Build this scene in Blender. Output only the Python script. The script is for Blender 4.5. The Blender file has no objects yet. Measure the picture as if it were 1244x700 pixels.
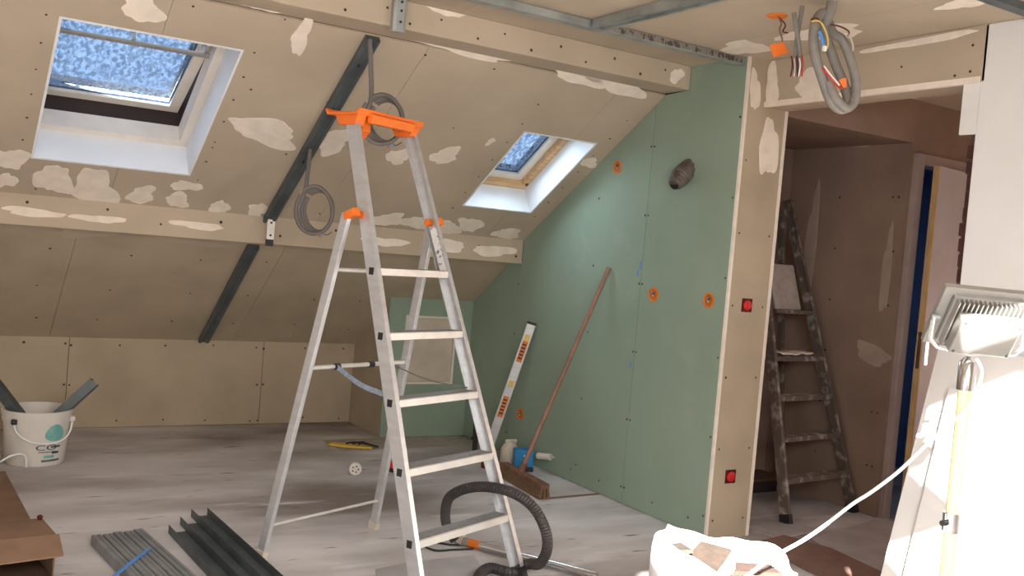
import bpy, bmesh, math, random
from mathutils import Vector, Matrix, noise
random.seed(7)
S = bpy.context.scene
COL = S.collection
PI = math.pi

# ------------------------------------------------------------------ camera
FPX, YAW, PITCH, ROLL, HCAM = 1166.04, 0.553425, 0.0370369, 0.0842532, 1.42
def cam_axes():
    cy, sy, cp, sp = math.cos(YAW), math.sin(YAW), math.cos(PITCH), math.sin(PITCH)
    fwd = Vector((sy*cp, cy*cp, -sp)); right = Vector((cy, -sy, 0)); up = right.cross(fwd)
    c, s = math.cos(ROLL), math.sin(ROLL)
    return c*right + s*up, -s*right + c*up, fwd
CR, CU, CF = cam_axes()
CO = Vector((0, 0, HCAM))
cd = bpy.data.cameras.new('camera'); cam = bpy.data.objects.new('camera', cd); COL.objects.link(cam)
cd.sensor_fit = 'HORIZONTAL'; cd.sensor_width = 36.0; cd.lens = FPX/1244*36.0
cd.clip_start = 0.05; cd.clip_end = 200
cam.matrix_world = Matrix(((CR.x, CU.x, -CF.x, CO.x), (CR.y, CU.y, -CF.y, CO.y), (CR.z, CU.z, -CF.z, CO.z), (0, 0, 0, 1)))
S.camera = cam
def ray(x, y): return CR*((x-622)/FPX) - CU*((y-350)/FPX) + CF
def at(x, y, ax, val):                       # photo pixel -> point on an axis-aligned plane of the room
    d = ray(x, y); t = (val-CO[ax])/d[ax]; return CO + d*t
def deep(x, y, f): return CO + ray(x, y)*f   # photo pixel -> point at a distance

# ------------------------------------------------------------------ view, world, sun
S.view_settings.view_transform = 'Standard'; S.view_settings.look = 'None'
S.view_settings.gamma = 1.0; S.view_settings.use_curve_mapping = False
S.view_settings.exposure = 0.53
S.cycles.caustics_reflective = False; S.cycles.caustics_refractive = False
W = bpy.data.worlds.new('sky'); S.world = W; W.use_nodes = True
nt = W.node_tree; nt.nodes.clear()
wo = nt.nodes.new('ShaderNodeOutputWorld'); bg = nt.nodes.new('ShaderNodeBackground')
tc = nt.nodes.new('ShaderNodeTexCoord'); nz = nt.nodes.new('ShaderNodeTexNoise'); rp = nt.nodes.new('ShaderNodeValToRGB')
nz.inputs['Scale'].default_value = 3.0; nz.inputs['Detail'].default_value = 4
rp.color_ramp.elements[0].position = 0.38; rp.color_ramp.elements[0].color = (0.40, 0.58, 0.92, 1)
rp.color_ramp.elements[1].position = 0.68; rp.color_ramp.elements[1].color = (0.85, 0.92, 1.0, 1)
nt.links.new(tc.outputs['Generated'], nz.inputs['Vector']); nt.links.new(nz.outputs['Fac'], rp.inputs['Fac'])
nt.links.new(rp.outputs['Color'], bg.inputs['Color']); bg.inputs['Strength'].default_value = 1.5
nt.links.new(bg.outputs['Background'], wo.inputs['Surface'])
SUN_DIR = Vector((0.60, 0.68, -0.41)).normalized()
sl = bpy.data.lights.new('sun', 'SUN'); so = bpy.data.objects.new('sun', sl); COL.objects.link(so)
sl.energy = 40.0; sl.angle = math.radians(0.6); sl.color = (1.0, 0.96, 0.93)
so.rotation_euler = SUN_DIR.to_track_quat('-Z', 'Y').to_euler(); so.location = (-3, -4, 6)
def area_lamp(name, loc, direction, sx, sy, power, color, spread=180):
    l = bpy.data.lights.new(name, 'AREA'); l.shape = 'RECTANGLE'; l.size = sx; l.size_y = sy
    l.energy = power; l.color = color; l.spread = math.radians(spread)
    o = bpy.data.objects.new(name, l); COL.objects.link(o); o.location = loc
    o.rotation_euler = Vector(direction).to_track_quat('-Z', 'Y').to_euler()
# added area lamps: unseen fill at rear and gable, daylight under both front rooflights
area_lamp('rear_rooflight_fill', (1.05, -0.05, 1.80), (0, 0.5335, -0.8458), 1.9, 0.8, 84, (0.97, 0.97, 0.97))
area_lamp('gable_fill', (-2.44, -0.5, 1.2), (1, 0.0, 0), 2.0, 1.4, 34, (0.95, 0.97, 1.0))
area_lamp('wide_rooflight_daylight', (0.83, 5.10, 2.12), (0, -0.5335, -0.8458), 0.6, 0.7, 1.0, (0.70, 0.85, 1.0), 120)
area_lamp('narrow_rooflight_daylight', (3.18, 5.18, 2.06), (0, -0.5335, -0.8458), 0.35, 0.5, 3.0, (0.66, 0.85, 1.0), 140)

# ------------------------------------------------------------------ materials
def lin(c):
    return tuple((v/255/12.92 if v/255 <= 0.04045 else ((v/255+0.055)/1.055)**2.4) for v in c)
MATS = {}
def mat(name, col, rough=0.7, metal=0.0, var=0.10, scale=6.0, bump=0.0, col2=None, stretch=None, detail=4, lo=0.35, hi=0.65, rot=0.0, spec=0.5, objco=False):
    m = bpy.data.materials.new(name); m.use_nodes = True; n = m.node_tree; b = n.nodes['Principled BSDF']
    a = lin(col); c2 = lin(col2) if col2 else tuple(min(1, v*(1+var)) for v in a)
    c1 = a if col2 else tuple(v*(1-var) for v in a)
    if objco: g = n.nodes.new('ShaderNodeTexCoord'); src = g.outputs['Object']
    else: g = n.nodes.new('ShaderNodeNewGeometry'); src = g.outputs['Position']
    mp = n.nodes.new('ShaderNodeMapping'); n.links.new(src, mp.inputs['Vector'])
    mp.inputs['Rotation'].default_value = (0, 0, rot)
    if stretch: mp.inputs['Scale'].default_value = stretch
    t = n.nodes.new('ShaderNodeTexNoise'); t.inputs['Scale'].default_value = scale; t.inputs['Detail'].default_value = detail
    n.links.new(mp.outputs['Vector'], t.inputs['Vector'])
    r = n.nodes.new('ShaderNodeValToRGB'); r.color_ramp.elements[0].position = lo; r.color_ramp.elements[1].position = hi
    r.color_ramp.elements[0].color = (*c1, 1); r.color_ramp.elements[1].color = (*c2, 1)
    n.links.new(t.outputs['Fac'], r.inputs['Fac']); n.links.new(r.outputs['Color'], b.inputs['Base Color'])
    b.inputs['Roughness'].default_value = rough; b.inputs['Metallic'].default_value = metal
    b.inputs['Specular IOR Level'].default_value = spec
    if bump:
        bp = n.nodes.new('ShaderNodeBump'); bp.inputs['Strength'].default_value = bump; bp.inputs['Distance'].default_value = 0.01
        t2 = n.nodes.new('ShaderNodeTexNoise'); t2.inputs['Scale'].default_value = scale*9; t2.inputs['Detail'].default_value = 3
        n.links.new(mp.outputs['Vector'], t2.inputs['Vector']); n.links.new(t2.outputs['Fac'], bp.inputs['Height'])
        n.links.new(bp.outputs['Normal'], b.inputs['Normal'])
    MATS[name] = m; return m
def layer(m, col, scale, lo, hi, stretch=None, rot=0.0, detail=5):
    """lay a second noise-masked colour over a material (dust, stains)"""
    n = m.node_tree; b = n.nodes['Principled BSDF']; link = b.inputs['Base Color'].links[0]; src = link.from_socket
    g = n.nodes.new('ShaderNodeNewGeometry'); mp = n.nodes.new('ShaderNodeMapping'); n.links.new(g.outputs['Position'], mp.inputs['Vector'])
    mp.inputs['Location'].default_value = (scale*1.7, 3.1, 0.7); mp.inputs['Rotation'].default_value = (0, 0, rot)
    if stretch: mp.inputs['Scale'].default_value = stretch
    t = n.nodes.new('ShaderNodeTexNoise'); t.inputs['Scale'].default_value = scale; t.inputs['Detail'].default_value = detail
    n.links.new(mp.outputs['Vector'], t.inputs['Vector'])
    r = n.nodes.new('ShaderNodeMapRange'); r.inputs['From Min'].default_value = lo; r.inputs['From Max'].default_value = hi
    n.links.new(t.outputs['Fac'], r.inputs['Value'])
    mx = n.nodes.new('ShaderNodeMix'); mx.data_type = 'RGBA'; n.links.new(r.outputs['Result'], mx.inputs['Factor'])
    n.links.new(src, mx.inputs['A']); mx.inputs['B'].default_value = (*lin(col), 1)
    n.links.new(mx.outputs['Result'], b.inputs['Base Color'])
M_tan = mat('plasterboard_tan', (188, 172, 150), 0.85, var=0.07, scale=2.2, bump=0.05, spec=0.2)
M_tan2 = mat('plasterboard_paper', (182, 166, 142), 0.85, var=0.08, scale=3.0, spec=0.2)
M_green = mat('plasterboard_green', (146, 163, 144), 0.8, var=0.06, scale=1.6, bump=0.04, spec=0.25)
layer(M_green, (160, 172, 154), 3.5, 0.60, 0.85)
M_white = mat('plaster_white', (234, 230, 226), 0.85, var=0.04, scale=2.0, bump=0.06, spec=0.2)
M_fill = mat('filler', (238, 225, 208), 0.85, var=0.06, scale=14, bump=0.05, spec=0.2)
M_reveal = mat('reveal_white', (236, 238, 240), 0.7, var=0.03, scale=4)
M_corr = mat('plasterboard_corridor_shade', (152, 128, 111), 0.9, var=0.10, scale=3, spec=0.15)  # plasterboard darkened: the corridor's shade is in its colour
M_smear = mat('corridor_smear', (176, 154, 138), 0.9, var=0.08, scale=8)
M_frame = mat('pine_frame', (214, 176, 130), 0.5, var=0.15, scale=9, stretch=(1, 6, 6))
M_pale = mat('pale_frame', (232, 222, 208), 0.5, var=0.04, scale=9)
M_gask = mat('gasket', (52, 40, 36), 0.8)
M_screw = mat('screw_dark', (62, 50, 40), 0.7)
M_galv = mat('galvanised_steel', (164, 168, 164), 0.45, 0.55, var=0.22, scale=7, detail=6)
M_galv2 = mat('galvanised_dark', (98, 105, 107), 0.5, 0.45, var=0.2, scale=6, detail=6)
M_galv3 = mat('zinc_grey', (148, 150, 150), 0.5, 0.4, var=0.15, scale=7, detail=6)
M_alu = mat('aluminium', (212, 212, 212), 0.42, 0.62, var=0.06, scale=10, stretch=(1, 1, 4))
M_alu2 = mat('aluminium_step', (226, 222, 214), 0.45, 0.45, var=0.06, scale=14)
M_treadd = mat('tread_grey', (150, 148, 145), 0.6, 0.4, var=0.12, scale=60)
M_alud = mat('aluminium_dirty', (104, 90, 80), 0.7, 0.2, col2=(176, 164, 152), scale=16, lo=0.5, hi=0.7)
M_orange = mat('orange_plastic', (240, 120, 42), 0.45, var=0.06, scale=9)
M_orange2 = mat('orange_box', (226, 122, 30), 0.5, var=0.08, scale=12)
M_red = mat('red_plastic', (205, 34, 32), 0.45, var=0.06)
M_redd = mat('dark_red', (88, 18, 16), 0.6)
M_black = mat('black_plastic', (38, 36, 36), 0.5)
M_cable = mat('grey_cable', (112, 106, 100), 0.55, var=0.08)
M_cable2 = mat('grey_conduit', (134, 128, 120), 0.55, var=0.08, scale=30)
M_bucket = mat('white_plastic', (226, 220, 210), 0.45, var=0.04, scale=5)
M_teal = mat('teal_print', (96, 170, 168), 0.5, col2=(140, 190, 178), scale=18)
M_ink = mat('ink', (52, 56, 60), 0.6)
M_ink2 = mat('ink_soft', (96, 100, 98), 0.6, var=0.3, scale=40)
M_offc = mat('offcut_pocket_dark', (66, 54, 44), 0.9, var=0.2, scale=20)  # offcuts toned near black so shaded pockets of the sack sit in colour
M_offc2 = mat('offcut_pocket_red', (74, 54, 44), 0.9, var=0.2, scale=20)
M_rub = mat('rubble_pocket_dark', (70, 64, 58), 0.95, var=0.3, scale=30)  # rubble darkened too, for the shade deep in the sack
M_sack = mat('woven_white', (244, 242, 238), 0.8, var=0.03, scale=20)
M_card = mat('cardboard', (132, 103, 80), 0.85, var=0.12, scale=6)
M_cardd = mat('cardboard_dark', (96, 70, 52), 0.9)  # darker cardboard copy; shade inside the open box is put into colour
M_wood = mat('wood_handle', (148, 112, 92), 0.6, var=0.15, scale=10, stretch=(3, 3, 1))
M_broom = mat('broom_head', (122, 84, 62), 0.7, var=0.2, scale=30)
M_brist = mat('broom_bristle', (112, 86, 62), 0.9, var=0.25, scale=60)
M_hose = mat('black_hose', (58, 52, 50), 0.55, var=0.15, scale=10)
M_chrome = mat('chrome', (225, 225, 228), 0.16, 1.0, var=0.03)
M_blue = mat('blue_box', (36, 128, 184), 0.5, var=0.06)
M_cream = mat('cream_plastic', (206, 192, 172), 0.6)
M_yellow = mat('yellow_paint', (236, 196, 84), 0.45, var=0.06)
M_pole = mat('pole_glare_yellow', (252, 238, 190), 0.4, var=0.03)  # pole yellow paled: sun glare is put into its colour
M_lampg = mat('lamp_grey', (168, 164, 156), 0.4, 0.5, var=0.05, scale=20)
M_door = mat('door_paint', (196, 190, 190), 0.6, var=0.04)
M_jamb = mat('jamb_primer', (172, 154, 144), 0.7, var=0.06)
M_dwood = mat('door_edge_wood', (208, 172, 118), 0.6, var=0.12, scale=6, stretch=(6, 6, 1))
M_brick = mat('brick_red', (70, 36, 30), 0.9, var=0.25, scale=14, bump=0.3)
M_mortar = mat('mortar', (84, 64, 54), 0.95)
M_bluew = mat('blue_wall', (112, 136, 182), 0.9, var=0.05)
M_strap = mat('blue_strap', (92, 148, 214), 0.5)
M_webb = mat('grey_webbing', (150, 164, 182), 0.6, var=0.15, scale=40)
M_foil = mat('foil_duct', (102, 92, 82), 0.6, 0.35, var=0.25, scale=25)
M_duck = mat('duct_inside', (30, 27, 25), 0.9)
M_sticker = mat('sticker', (232, 226, 222), 0.6, col2=(120, 112, 110), scale=55, lo=0.55, hi=0.62)
M_dust = mat('dust', (176, 164, 152), 0.95, var=0.1, scale=20)
M_print = mat('ink_print', (150, 144, 134), 0.5, 0.4, col2=(92, 84, 76), scale=24, stretch=(2.6, 1, 1.2), lo=0.50, hi=0.56, detail=2)
M_sheet = mat('floor_sheet_grey', (176, 170, 168), 0.8, var=0.10, scale=6)
M_sheetr = mat('floor_sheet_brown', (134, 104, 92), 0.8, var=0.12, scale=8)
M_floor = mat('concrete_floor', (192, 185, 182), 0.8, col2=(224, 219, 217), scale=2.4, stretch=(0.55, 1.6, 1), rot=0.55, detail=8, bump=0.25, spec=0.3, lo=0.32, hi=0.68)
layer(M_floor, (138, 126, 119), 1.1, 0.47, 0.70, stretch=(0.6, 1.3, 1), rot=0.55)
layer(M_floor, (226, 222, 220), 5.5, 0.60, 0.78, stretch=(0.35, 1.7, 1), rot=0.55, detail=9)
layer(M_floor, (112, 100, 95), 16, 0.66, 0.76, stretch=(0.3, 1.6, 1), rot=0.6, detail=4)
def glass_mat():
    m = bpy.data.materials.new('wet_glass'); m.use_nodes = True; n = m.node_tree
    out = n.nodes['Material Output']; n.nodes.remove(n.nodes['Principled BSDF'])
    tr = n.nodes.new('ShaderNodeBsdfTransparent'); tr.inputs['Color'].default_value = (0.60, 0.68, 0.76, 1)
    tl = n.nodes.new('ShaderNodeBsdfTranslucent'); tl.inputs['Color'].default_value = (0.28, 0.33, 0.38, 1)
    gl = n.nodes.new('ShaderNodeBsdfGlossy'); gl.inputs['Roughness'].default_value = 0.08
    g = n.nodes.new('ShaderNodeTexCoord'); mp = n.nodes.new('ShaderNodeMapping'); mp.inputs['Scale'].default_value = (1.3, 0.6, 1)
    vo = n.nodes.new('ShaderNodeTexNoise'); vo.inputs['Scale'].default_value = 42; vo.inputs['Detail'].default_value = 8; vo.inputs['Distortion'].default_value = 0.5
    n.links.new(g.outputs['Object'], mp.inputs['Vector']); n.links.new(mp.outputs['Vector'], vo.inputs['Vector'])
    r = n.nodes.new('ShaderNodeMapRange'); r.inputs['From Min'].default_value = 0.40; r.inputs['From Max'].default_value = 0.62
    r.inputs['To Min'].default_value = 0.0; r.inputs['To Max'].default_value = 0.75
    n.links.new(vo.outputs['Fac'], r.inputs['Value'])
    mx = n.nodes.new('ShaderNodeMixShader'); n.links.new(r.outputs['Result'], mx.inputs['Fac'])
    n.links.new(tr.outputs[0], mx.inputs[1]); n.links.new(tl.outputs[0], mx.inputs[2])
    m2 = n.nodes.new('ShaderNodeMixShader'); m2.inputs['Fac'].default_value = 0.06
    n.links.new(mx.outputs[0], m2.inputs[1]); n.links.new(gl.outputs[0], m2.inputs[2]); n.links.new(m2.outputs[0], out.inputs['Surface'])
    return m
M_glass = glass_mat()

# ------------------------------------------------------------------ mesh helpers
I4 = Matrix.Identity(4)
def tag(o, label=None, cat=None, group=None, kind=None):
    if label: o['label'] = label
    if cat: o['category'] = cat
    if group: o['group'] = group
    if kind: o['kind'] = kind
    return o
def root_loc(p):
    v = Vector((0, 0, 0))
    while p: v = v + p.location; p = p.parent
    return v
def thing(name, loc, label, cat, group=None):
    o = bpy.data.objects.new(name, None); o.empty_display_size = 0.1; COL.objects.link(o); o.location = loc
    return tag(o, label, cat, group)
def frame(origin, x, y, z):
    x, y, z = Vector(x), Vector(y), Vector(z)
    return Matrix(((x.x, y.x, z.x, origin[0]), (x.y, y.y, z.y, origin[1]), (x.z, y.z, z.z, origin[2]), (0, 0, 0, 1)))
class MB:
    """collects geometry in world space (through M); build() links it as one mesh object"""
    def __init__(s, M=I4): s.v = []; s.f = []; s.M = M
    def add(s, vs, fs):
        k = len(s.v); s.v += [s.M @ Vector(p) for p in vs]; s.f += [[i+k for i in f] for f in fs]; return s
    def box(s, a, b):
        x0, y0, z0 = a; x1, y1, z1 = b
        return s.add([(x0,y0,z0),(x1,y0,z0),(x1,y1,z0),(x0,y1,z0),(x0,y0,z1),(x1,y0,z1),(x1,y1,z1),(x0,y1,z1)],
                     [(0,3,2,1),(4,5,6,7),(0,1,5,4),(1,2,6,5),(2,3,7,6),(3,0,4,7)])
    def cbox(s, c, d): return s.box([c[i]-d[i]/2 for i in range(3)], [c[i]+d[i]/2 for i in range(3)])
    def prism(s, poly, fn, d):
        """poly: 2-D outline; fn(u,v,w) -> point; extruded over w in d"""
        n = len(poly)
        vs = [fn(u, v, d[0]) for u, v in poly] + [fn(u, v, d[1]) for u, v in poly]
        return s.add(vs, [list(range(n))[::-1], list(range(n, 2*n))] + [(i, (i+1) % n, n+(i+1) % n, n+i) for i in range(n)])
    def beam(s, p, q, side, a, b, off=(0, 0)):
        """box beam from p to q; a across 'side', b across the third axis"""
        p, q = Vector(p), Vector(q); t = (q-p).normalized(); sd = Vector(side); sd = (sd - t*sd.dot(t)).normalized(); u = t.cross(sd)
        vs = []
        for e in (p, q):
            for i, j in ((-1,-1),(1,-1),(1,1),(-1,1)): vs.append(e + sd*(off[0]+i*a/2) + u*(off[1]+j*b/2))
        return s.add(vs, [(0,3,2,1),(4,5,6,7),(0,1,5,4),(1,2,6,5),(2,3,7,6),(3,0,4,7)])
    def sweep(s, p, q, side, outline):
        """extrude a 2-D outline (along side, third axis) from p to q"""
        p, q = Vector(p), Vector(q); t = (q-p).normalized(); sd = Vector(side); sd = (sd - t*sd.dot(t)).normalized(); u = t.cross(sd)
        n = len(outline)
        vs = [e + sd*a + u*b for e in (p, q) for a, b in outline]
        return s.add(vs, [list(range(n))[::-1], list(range(n, 2*n))] + [(i, (i+1) % n, n+(i+1) % n, n+i) for i in range(n)])
    def tube(s, path, r, n=10, caps=True):
        P = [Vector(p) for p in path]; m = len(P); rf = r if callable(r) else (lambda i: r)
        t0 = (P[1]-P[0]).normalized(); a = t0.orthogonal().normalized(); vs = []; fs = []
        for i in range(m):
            t = (P[min(i+1, m-1)] - P[max(i-1, 0)]).normalized(); a = (a - t*a.dot(t)).normalized(); b = t.cross(a)
            for k in range(n):
                c = 2*PI*k/n; vs.append(P[i] + (a*math.cos(c) + b*math.sin(c))*rf(i))
        for i in range(m-1):
            for k in range(n): fs.append((i*n+k, i*n+(k+1) % n, (i+1)*n+(k+1) % n, (i+1)*n+k))
        if caps: fs += [list(range(n))[::-1], list(range((m-1)*n, m*n))]
        return s.add(vs, fs)
    def lathe(s, prof, n=32, fn=None, closed=False):
        """prof: list of (r, z) about local z"""
        vs = []; fs = []; m = len(prof)
        for r, z in prof:
            for k in range(n):
                c = 2*PI*k/n; p = (r*math.cos(c), r*math.sin(c), z); vs.append(fn(p, c) if fn else p)
        for i in range(m-1):
            for k in range(n): fs.append((i*n+k, i*n+(k+1) % n, (i+1)*n+(k+1) % n, (i+1)*n+k))
        if closed:
            for k in range(n): fs.append(((m-1)*n+k, (m-1)*n+(k+1) % n, (k+1) % n, k))
        else: fs += [list(range(n))[::-1], list(range((m-1)*n, m*n))]
        return s.add(vs, fs)
    def build(s, name, m, parent=None, smooth=False, bevel=0.0, origin=None, recalc=True):
        o0 = root_loc(parent) if parent else Vector(origin if origin is not None else (0, 0, 0))
        me = bpy.data.meshes.new(name); me.from_pydata([p-o0 for p in s.v], [], s.f)
        if recalc:
            bm = bmesh.new(); bm.from_mesh(me); bmesh.ops.recalc_face_normals(bm, faces=bm.faces); bm.to_mesh(me); bm.free()
        me.materials.append(m)
        if smooth: me.polygons.foreach_set('use_smooth', [True]*len(me.polygons))
        o = bpy.data.objects.new(name, me); COL.objects.link(o)
        if parent: o.parent = parent
        else: o.location = o0
        if bevel:
            b = o.modifiers.new('bevel', 'BEVEL'); b.width = bevel; b.segments = 2; b.limit_method = 'ANGLE'
        if smooth:
            e = o.modifiers.new('edges', 'EDGE_SPLIT'); e.split_angle = math.radians(50)
        return o
def spline(pts, sub=8):
    P = [Vector(p) for p in pts]; out = []
    for i in range(len(P)-1):
        a, b, c, d = P[max(i-1, 0)], P[i], P[i+1], P[min(i+2, len(P)-1)]
        for k in range(sub):
            t = k/sub; out.append(0.5*((2*b) + (c-a)*t + (2*a-5*b+4*c-d)*t*t + (3*b-a-3*c+d)*t**3))
    return out + [P[-1]]
def struct(o, label=None): return tag(o, label, kind='structure')
def text_mesh(txt, size):
    c = bpy.data.curves.new('lettering', 'FONT'); c.body = txt; c.size = size; c.extrude = 0.0004
    o = bpy.data.objects.new('lettering', c); COL.objects.link(o)
    me = bpy.data.meshes.new_from_object(o.evaluated_get(bpy.context.evaluated_depsgraph_get()))
    vs = [v.co.copy() for v in me.vertices]; fs = [list(p.vertices) for p in me.polygons]
    bpy.data.objects.remove(o); bpy.data.curves.remove(c); bpy.data.meshes.remove(me)
    return vs, fs

# ------------------------------------------------------------------ room dimensions
YK, ZK = 6.916, 0.612            # low wall under the slope
XG = 3.578                       # green wall plane
YP = 3.657                       # face of the plasterboard pillar
XH, XB = 3.71, 3.888             # near wall / lintel, front and back planes
YE = 2.447                       # end of the near wall
ZC, ZH = 2.53, 2.29              # ceiling, lintel underside
XL, YR = -2.5, -1.8              # walls behind and left of the camera
LO = (5.86, 1.345)               # top of lower slope
UA, UB = (5.69, 1.51), (4.303, 2.388)   # upper slope from, to
def slope_frame(a, b):
    L = math.hypot(a[0]-b[0], b[1]-a[1]); vd = Vector((0, (b[0]-a[0])/L, (b[1]-a[1])/L))
    return frame((0, a[0], a[1]), (1, 0, 0), vd, (0, vd.z, -vd.y)), L
SU, LU = slope_frame(UA, UB)
SLo, LL = slope_frame((YK, ZK), LO)
def on_slope(x, y, F, off=0.0):
    Fi = F.inverted(); o = Fi @ CO; d = Fi.to_3x3() @ ray(x, y); t = (off-o.z)/d.z; p = o + d*t
    return p.x, p.y
def holed(mb, u0, u1, v0, v1, w0, w1, holes):
    us = sorted({u0, u1, *[h for H in holes for h in H[:2] if u0 < h < u1]}); vs = sorted({v0, v1, *[h for H in holes for h in H[2:] if v0 < h < v1]})
    solid = {}
    for i in range(len(us)-1):
        for j in range(len(vs)-1):
            cu, cv = (us[i]+us[i+1])/2, (vs[j]+vs[j+1])/2
            solid[i, j] = not any(H[0] < cu < H[1] and H[2] < cv < H[3] for H in holes)
    for (i, j), ok in solid.items():
        if not ok: continue
        a, b, c, d = us[i], us[i+1], vs[j], vs[j+1]
        mb.add([(a,c,w0),(b,c,w0),(b,d,w0),(a,d,w0)], [(0,3,2,1)]); mb.add([(a,c,w1),(b,c,w1),(b,d,w1),(a,d,w1)], [(0,1,2,3)])
        for (di, dj, e) in ((-1,0,((a,c),(a,d))), (1,0,((b,d),(b,c))), (0,-1,((b,c),(a,c))), (0,1,((a,d),(b,d)))):
            if not solid.get((i+di, j+dj), False):
                (p, q), (r, t) = e; mb.add([(p,q,w0),(r,t,w0),(r,t,w1),(p,q,w1)], [(0,1,2,3)])
    return mb
T = 0.0125
HA = (0.445, 1.226, 0.333, 1.385)       # rooflight openings in slope coordinates
HB = (2.915, 3.440, 0.335, 1.140)

# ------------------------------------------------------------------ structure
fl = struct(MB().box((XL-0.2, YR-0.2, -0.12), (6.8, 7.1, 0.0)).build('floor', M_floor), 'dusty grey concrete floor streaked with plaster')
# low back wall with its boards
wb = struct(MB().box((XL, YK+T, 0), (XG, YK+0.12, 0.75)).build('wall_back', M_gask), 'low plasterboard wall under the sloping ceiling')
xs = [XL, -0.33, at(82, 450, 1, YK).x, at(317, 470, 1, YK).x, 2.895]
for a, b in zip(xs, xs[1:]):
    MB().box((a+0.002, YK, 0.004), (b-0.002, YK+T-0.001, 0.66)).build('plasterboard_panel', M_tan2, wb)
# lower slope
ls = struct(MB(SLo).box((XL, -0.08, T), (XG+0.1, LL+0.06, 0.16)).build('ceiling_slope_lower', M_gask), 'lower strip of sloping plasterboard ceiling')
us = [XL, -0.46, 0.745, 1.945, XG+0.004]
for a, b in zip(us, us[1:]):
    MB(SLo).box((a+0.0012, 0.0, 0), (b-0.0012, LL, T-0.001)).build('plasterboard_panel', M_tan2, ls)
# lower boxed beam
t1 = struct(MB().prism([(UA[0], LO[1]-0.0), (UA[0]+0.30, LO[1]), (UA[0]+0.30, UA[1]-0.10), (UA[0], UA[1]+0.006)], lambda u, v, w: (w, u, v), (XL, XG)).build('trim_1', M_tan, bevel=0.003), 'boxed beam between the two ceiling slopes')
# upper slope with two openings
us_ = struct(holed(MB(SU), XL, XG+0.1, 0.0, LU+0.05, T, 0.178, [HA, HB]).build('ceiling_slope_upper', M_gask), 'upper sloping plasterboard ceiling with filled screw lines')
ue = [XL, -0.34, 0.86, 2.066, 3.266, XG+0.004]
for a, b in zip(ue, ue[1:]):
    holed(MB(SU), a+0.001, b-0.001, 0.0, LU, 0.0, T-0.001, [HA, HB]).build('plasterboard_panel', M_tan, us_)
# upper boxed beam
t2 = struct(MB().prism([(4.10, 2.40), (4.42, 2.40), (4.42, ZC), (4.10, ZC)], lambda u, v, w: (w, u, v), (XL, XG)).build('trim_2', M_tan, bevel=0.003), 'boxed beam under the flat ceiling edge')
# flat ceiling
ce = struct(MB().box((XL, 0.98, ZC+T), (6.8, 4.45, ZC+0.16)).build('ceiling', M_gask), 'flat plasterboard ceiling')
for a, b in ((XL, -0.3), (-0.3, 0.9), (0.9, 2.1), (2.1, 3.30), (3.30, 6.7)):
    MB().box((a+0.001, 0.98, ZC), (b-0.001, 4.10, ZC+T-0.001)).build('plasterboard_panel', M_tan, ce)
# green wall
gw = struct(MB().prism([(7.0, 0), (YP+T, 0), (YP+T, ZC+0.1), (4.0, ZC+0.1), (5.69, 1.62), (7.0, 0.68)], lambda u, v, w: (w, u, v), (XG+T, XB-T)).build('wall_right', M_gask), 'pale green moisture resistant plasterboard partition')
gp = lambda pts: MB().prism(pts, lambda u, v, w: (w, u, v), (XG, XG+T-0.001)).build('plasterboard_panel', M_green, gw)
s1, s2 = 5.688, 4.372
gp([(YK, 0.004), (s1+0.001, 0.004), (s1+0.001, 1.36), (5.84, 1.36), (YK, 0.62)])
gp([(s1-0.001, 0.004), (s2+0.0015, 0.004), (s2+0.0015, 2.345), (s1-0.001, 1.512)])
gp([(s2-0.0015, 0.004), (YP+0.002, 0.004), (YP+0.002, ZC), (4.10, ZC), (4.10, 2.40), (4.303, 2.39), (s2-0.0015, 2.343)])
# pillar face and corridor side
pf = struct(MB().box((XG+0.002, YP, 0.0), (XB, YP+T, ZC)).build('wall_pillar', M_tan2), 'narrow tan plasterboard end of the green partition')
MB().box((XG-0.002, YP-0.003, 0.0), (XG+0.013, YP+0.012, ZC)).build('corner_bead', M_fill, pf)
MB().box((XB-0.018, YP-0.003, 0.0), (XB+0.003, YP+0.018, ZH)).build('corner_bead', M_fill, pf)
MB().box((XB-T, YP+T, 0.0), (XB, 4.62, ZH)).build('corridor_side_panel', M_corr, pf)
# lintel
t3 = struct(MB().box((XH, YE-0.02, ZH), (XB, YP, ZC)).build('trim_3', M_tan, bevel=0.004), 'plasterboard lintel over the corridor opening')
MB().box((XH-0.0015, YE, ZH-0.002), (XH+0.02, YP, ZH+0.025)).build('edge_filler', M_fill, t3)
# near right wall, brick core showing at its end
nw = struct(MB().box((XH, YR, 0), (XB-0.02, YE, ZC)).build('wall_near_right', M_white, bevel=0.006), 'pale plastered wall beside the corridor opening')
for i in range(33):
    z0 = 0.01 + i*0.0655
    l = 0.075 + random.uniform(-0.018, 0.012)
    if z0 < 2.02: MB().box((XH+0.012+random.uniform(0, .006), YE-0.02, z0), (XB-0.04, YE+l*0.45, z0+0.056)).build('brick', M_brick, nw, bevel=0.004)
MB().box((XH+0.022, YE-0.02, 0), (XB-0.05, YE+0.03, 2.1)).build('mortar_core', M_mortar, nw)
MB().box((XH+0.002, YE-0.02, 2.075), (XH+0.016, YE+0.075, ZH-0.002)).build('plaster_offcut', M_white, nw)
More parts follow.
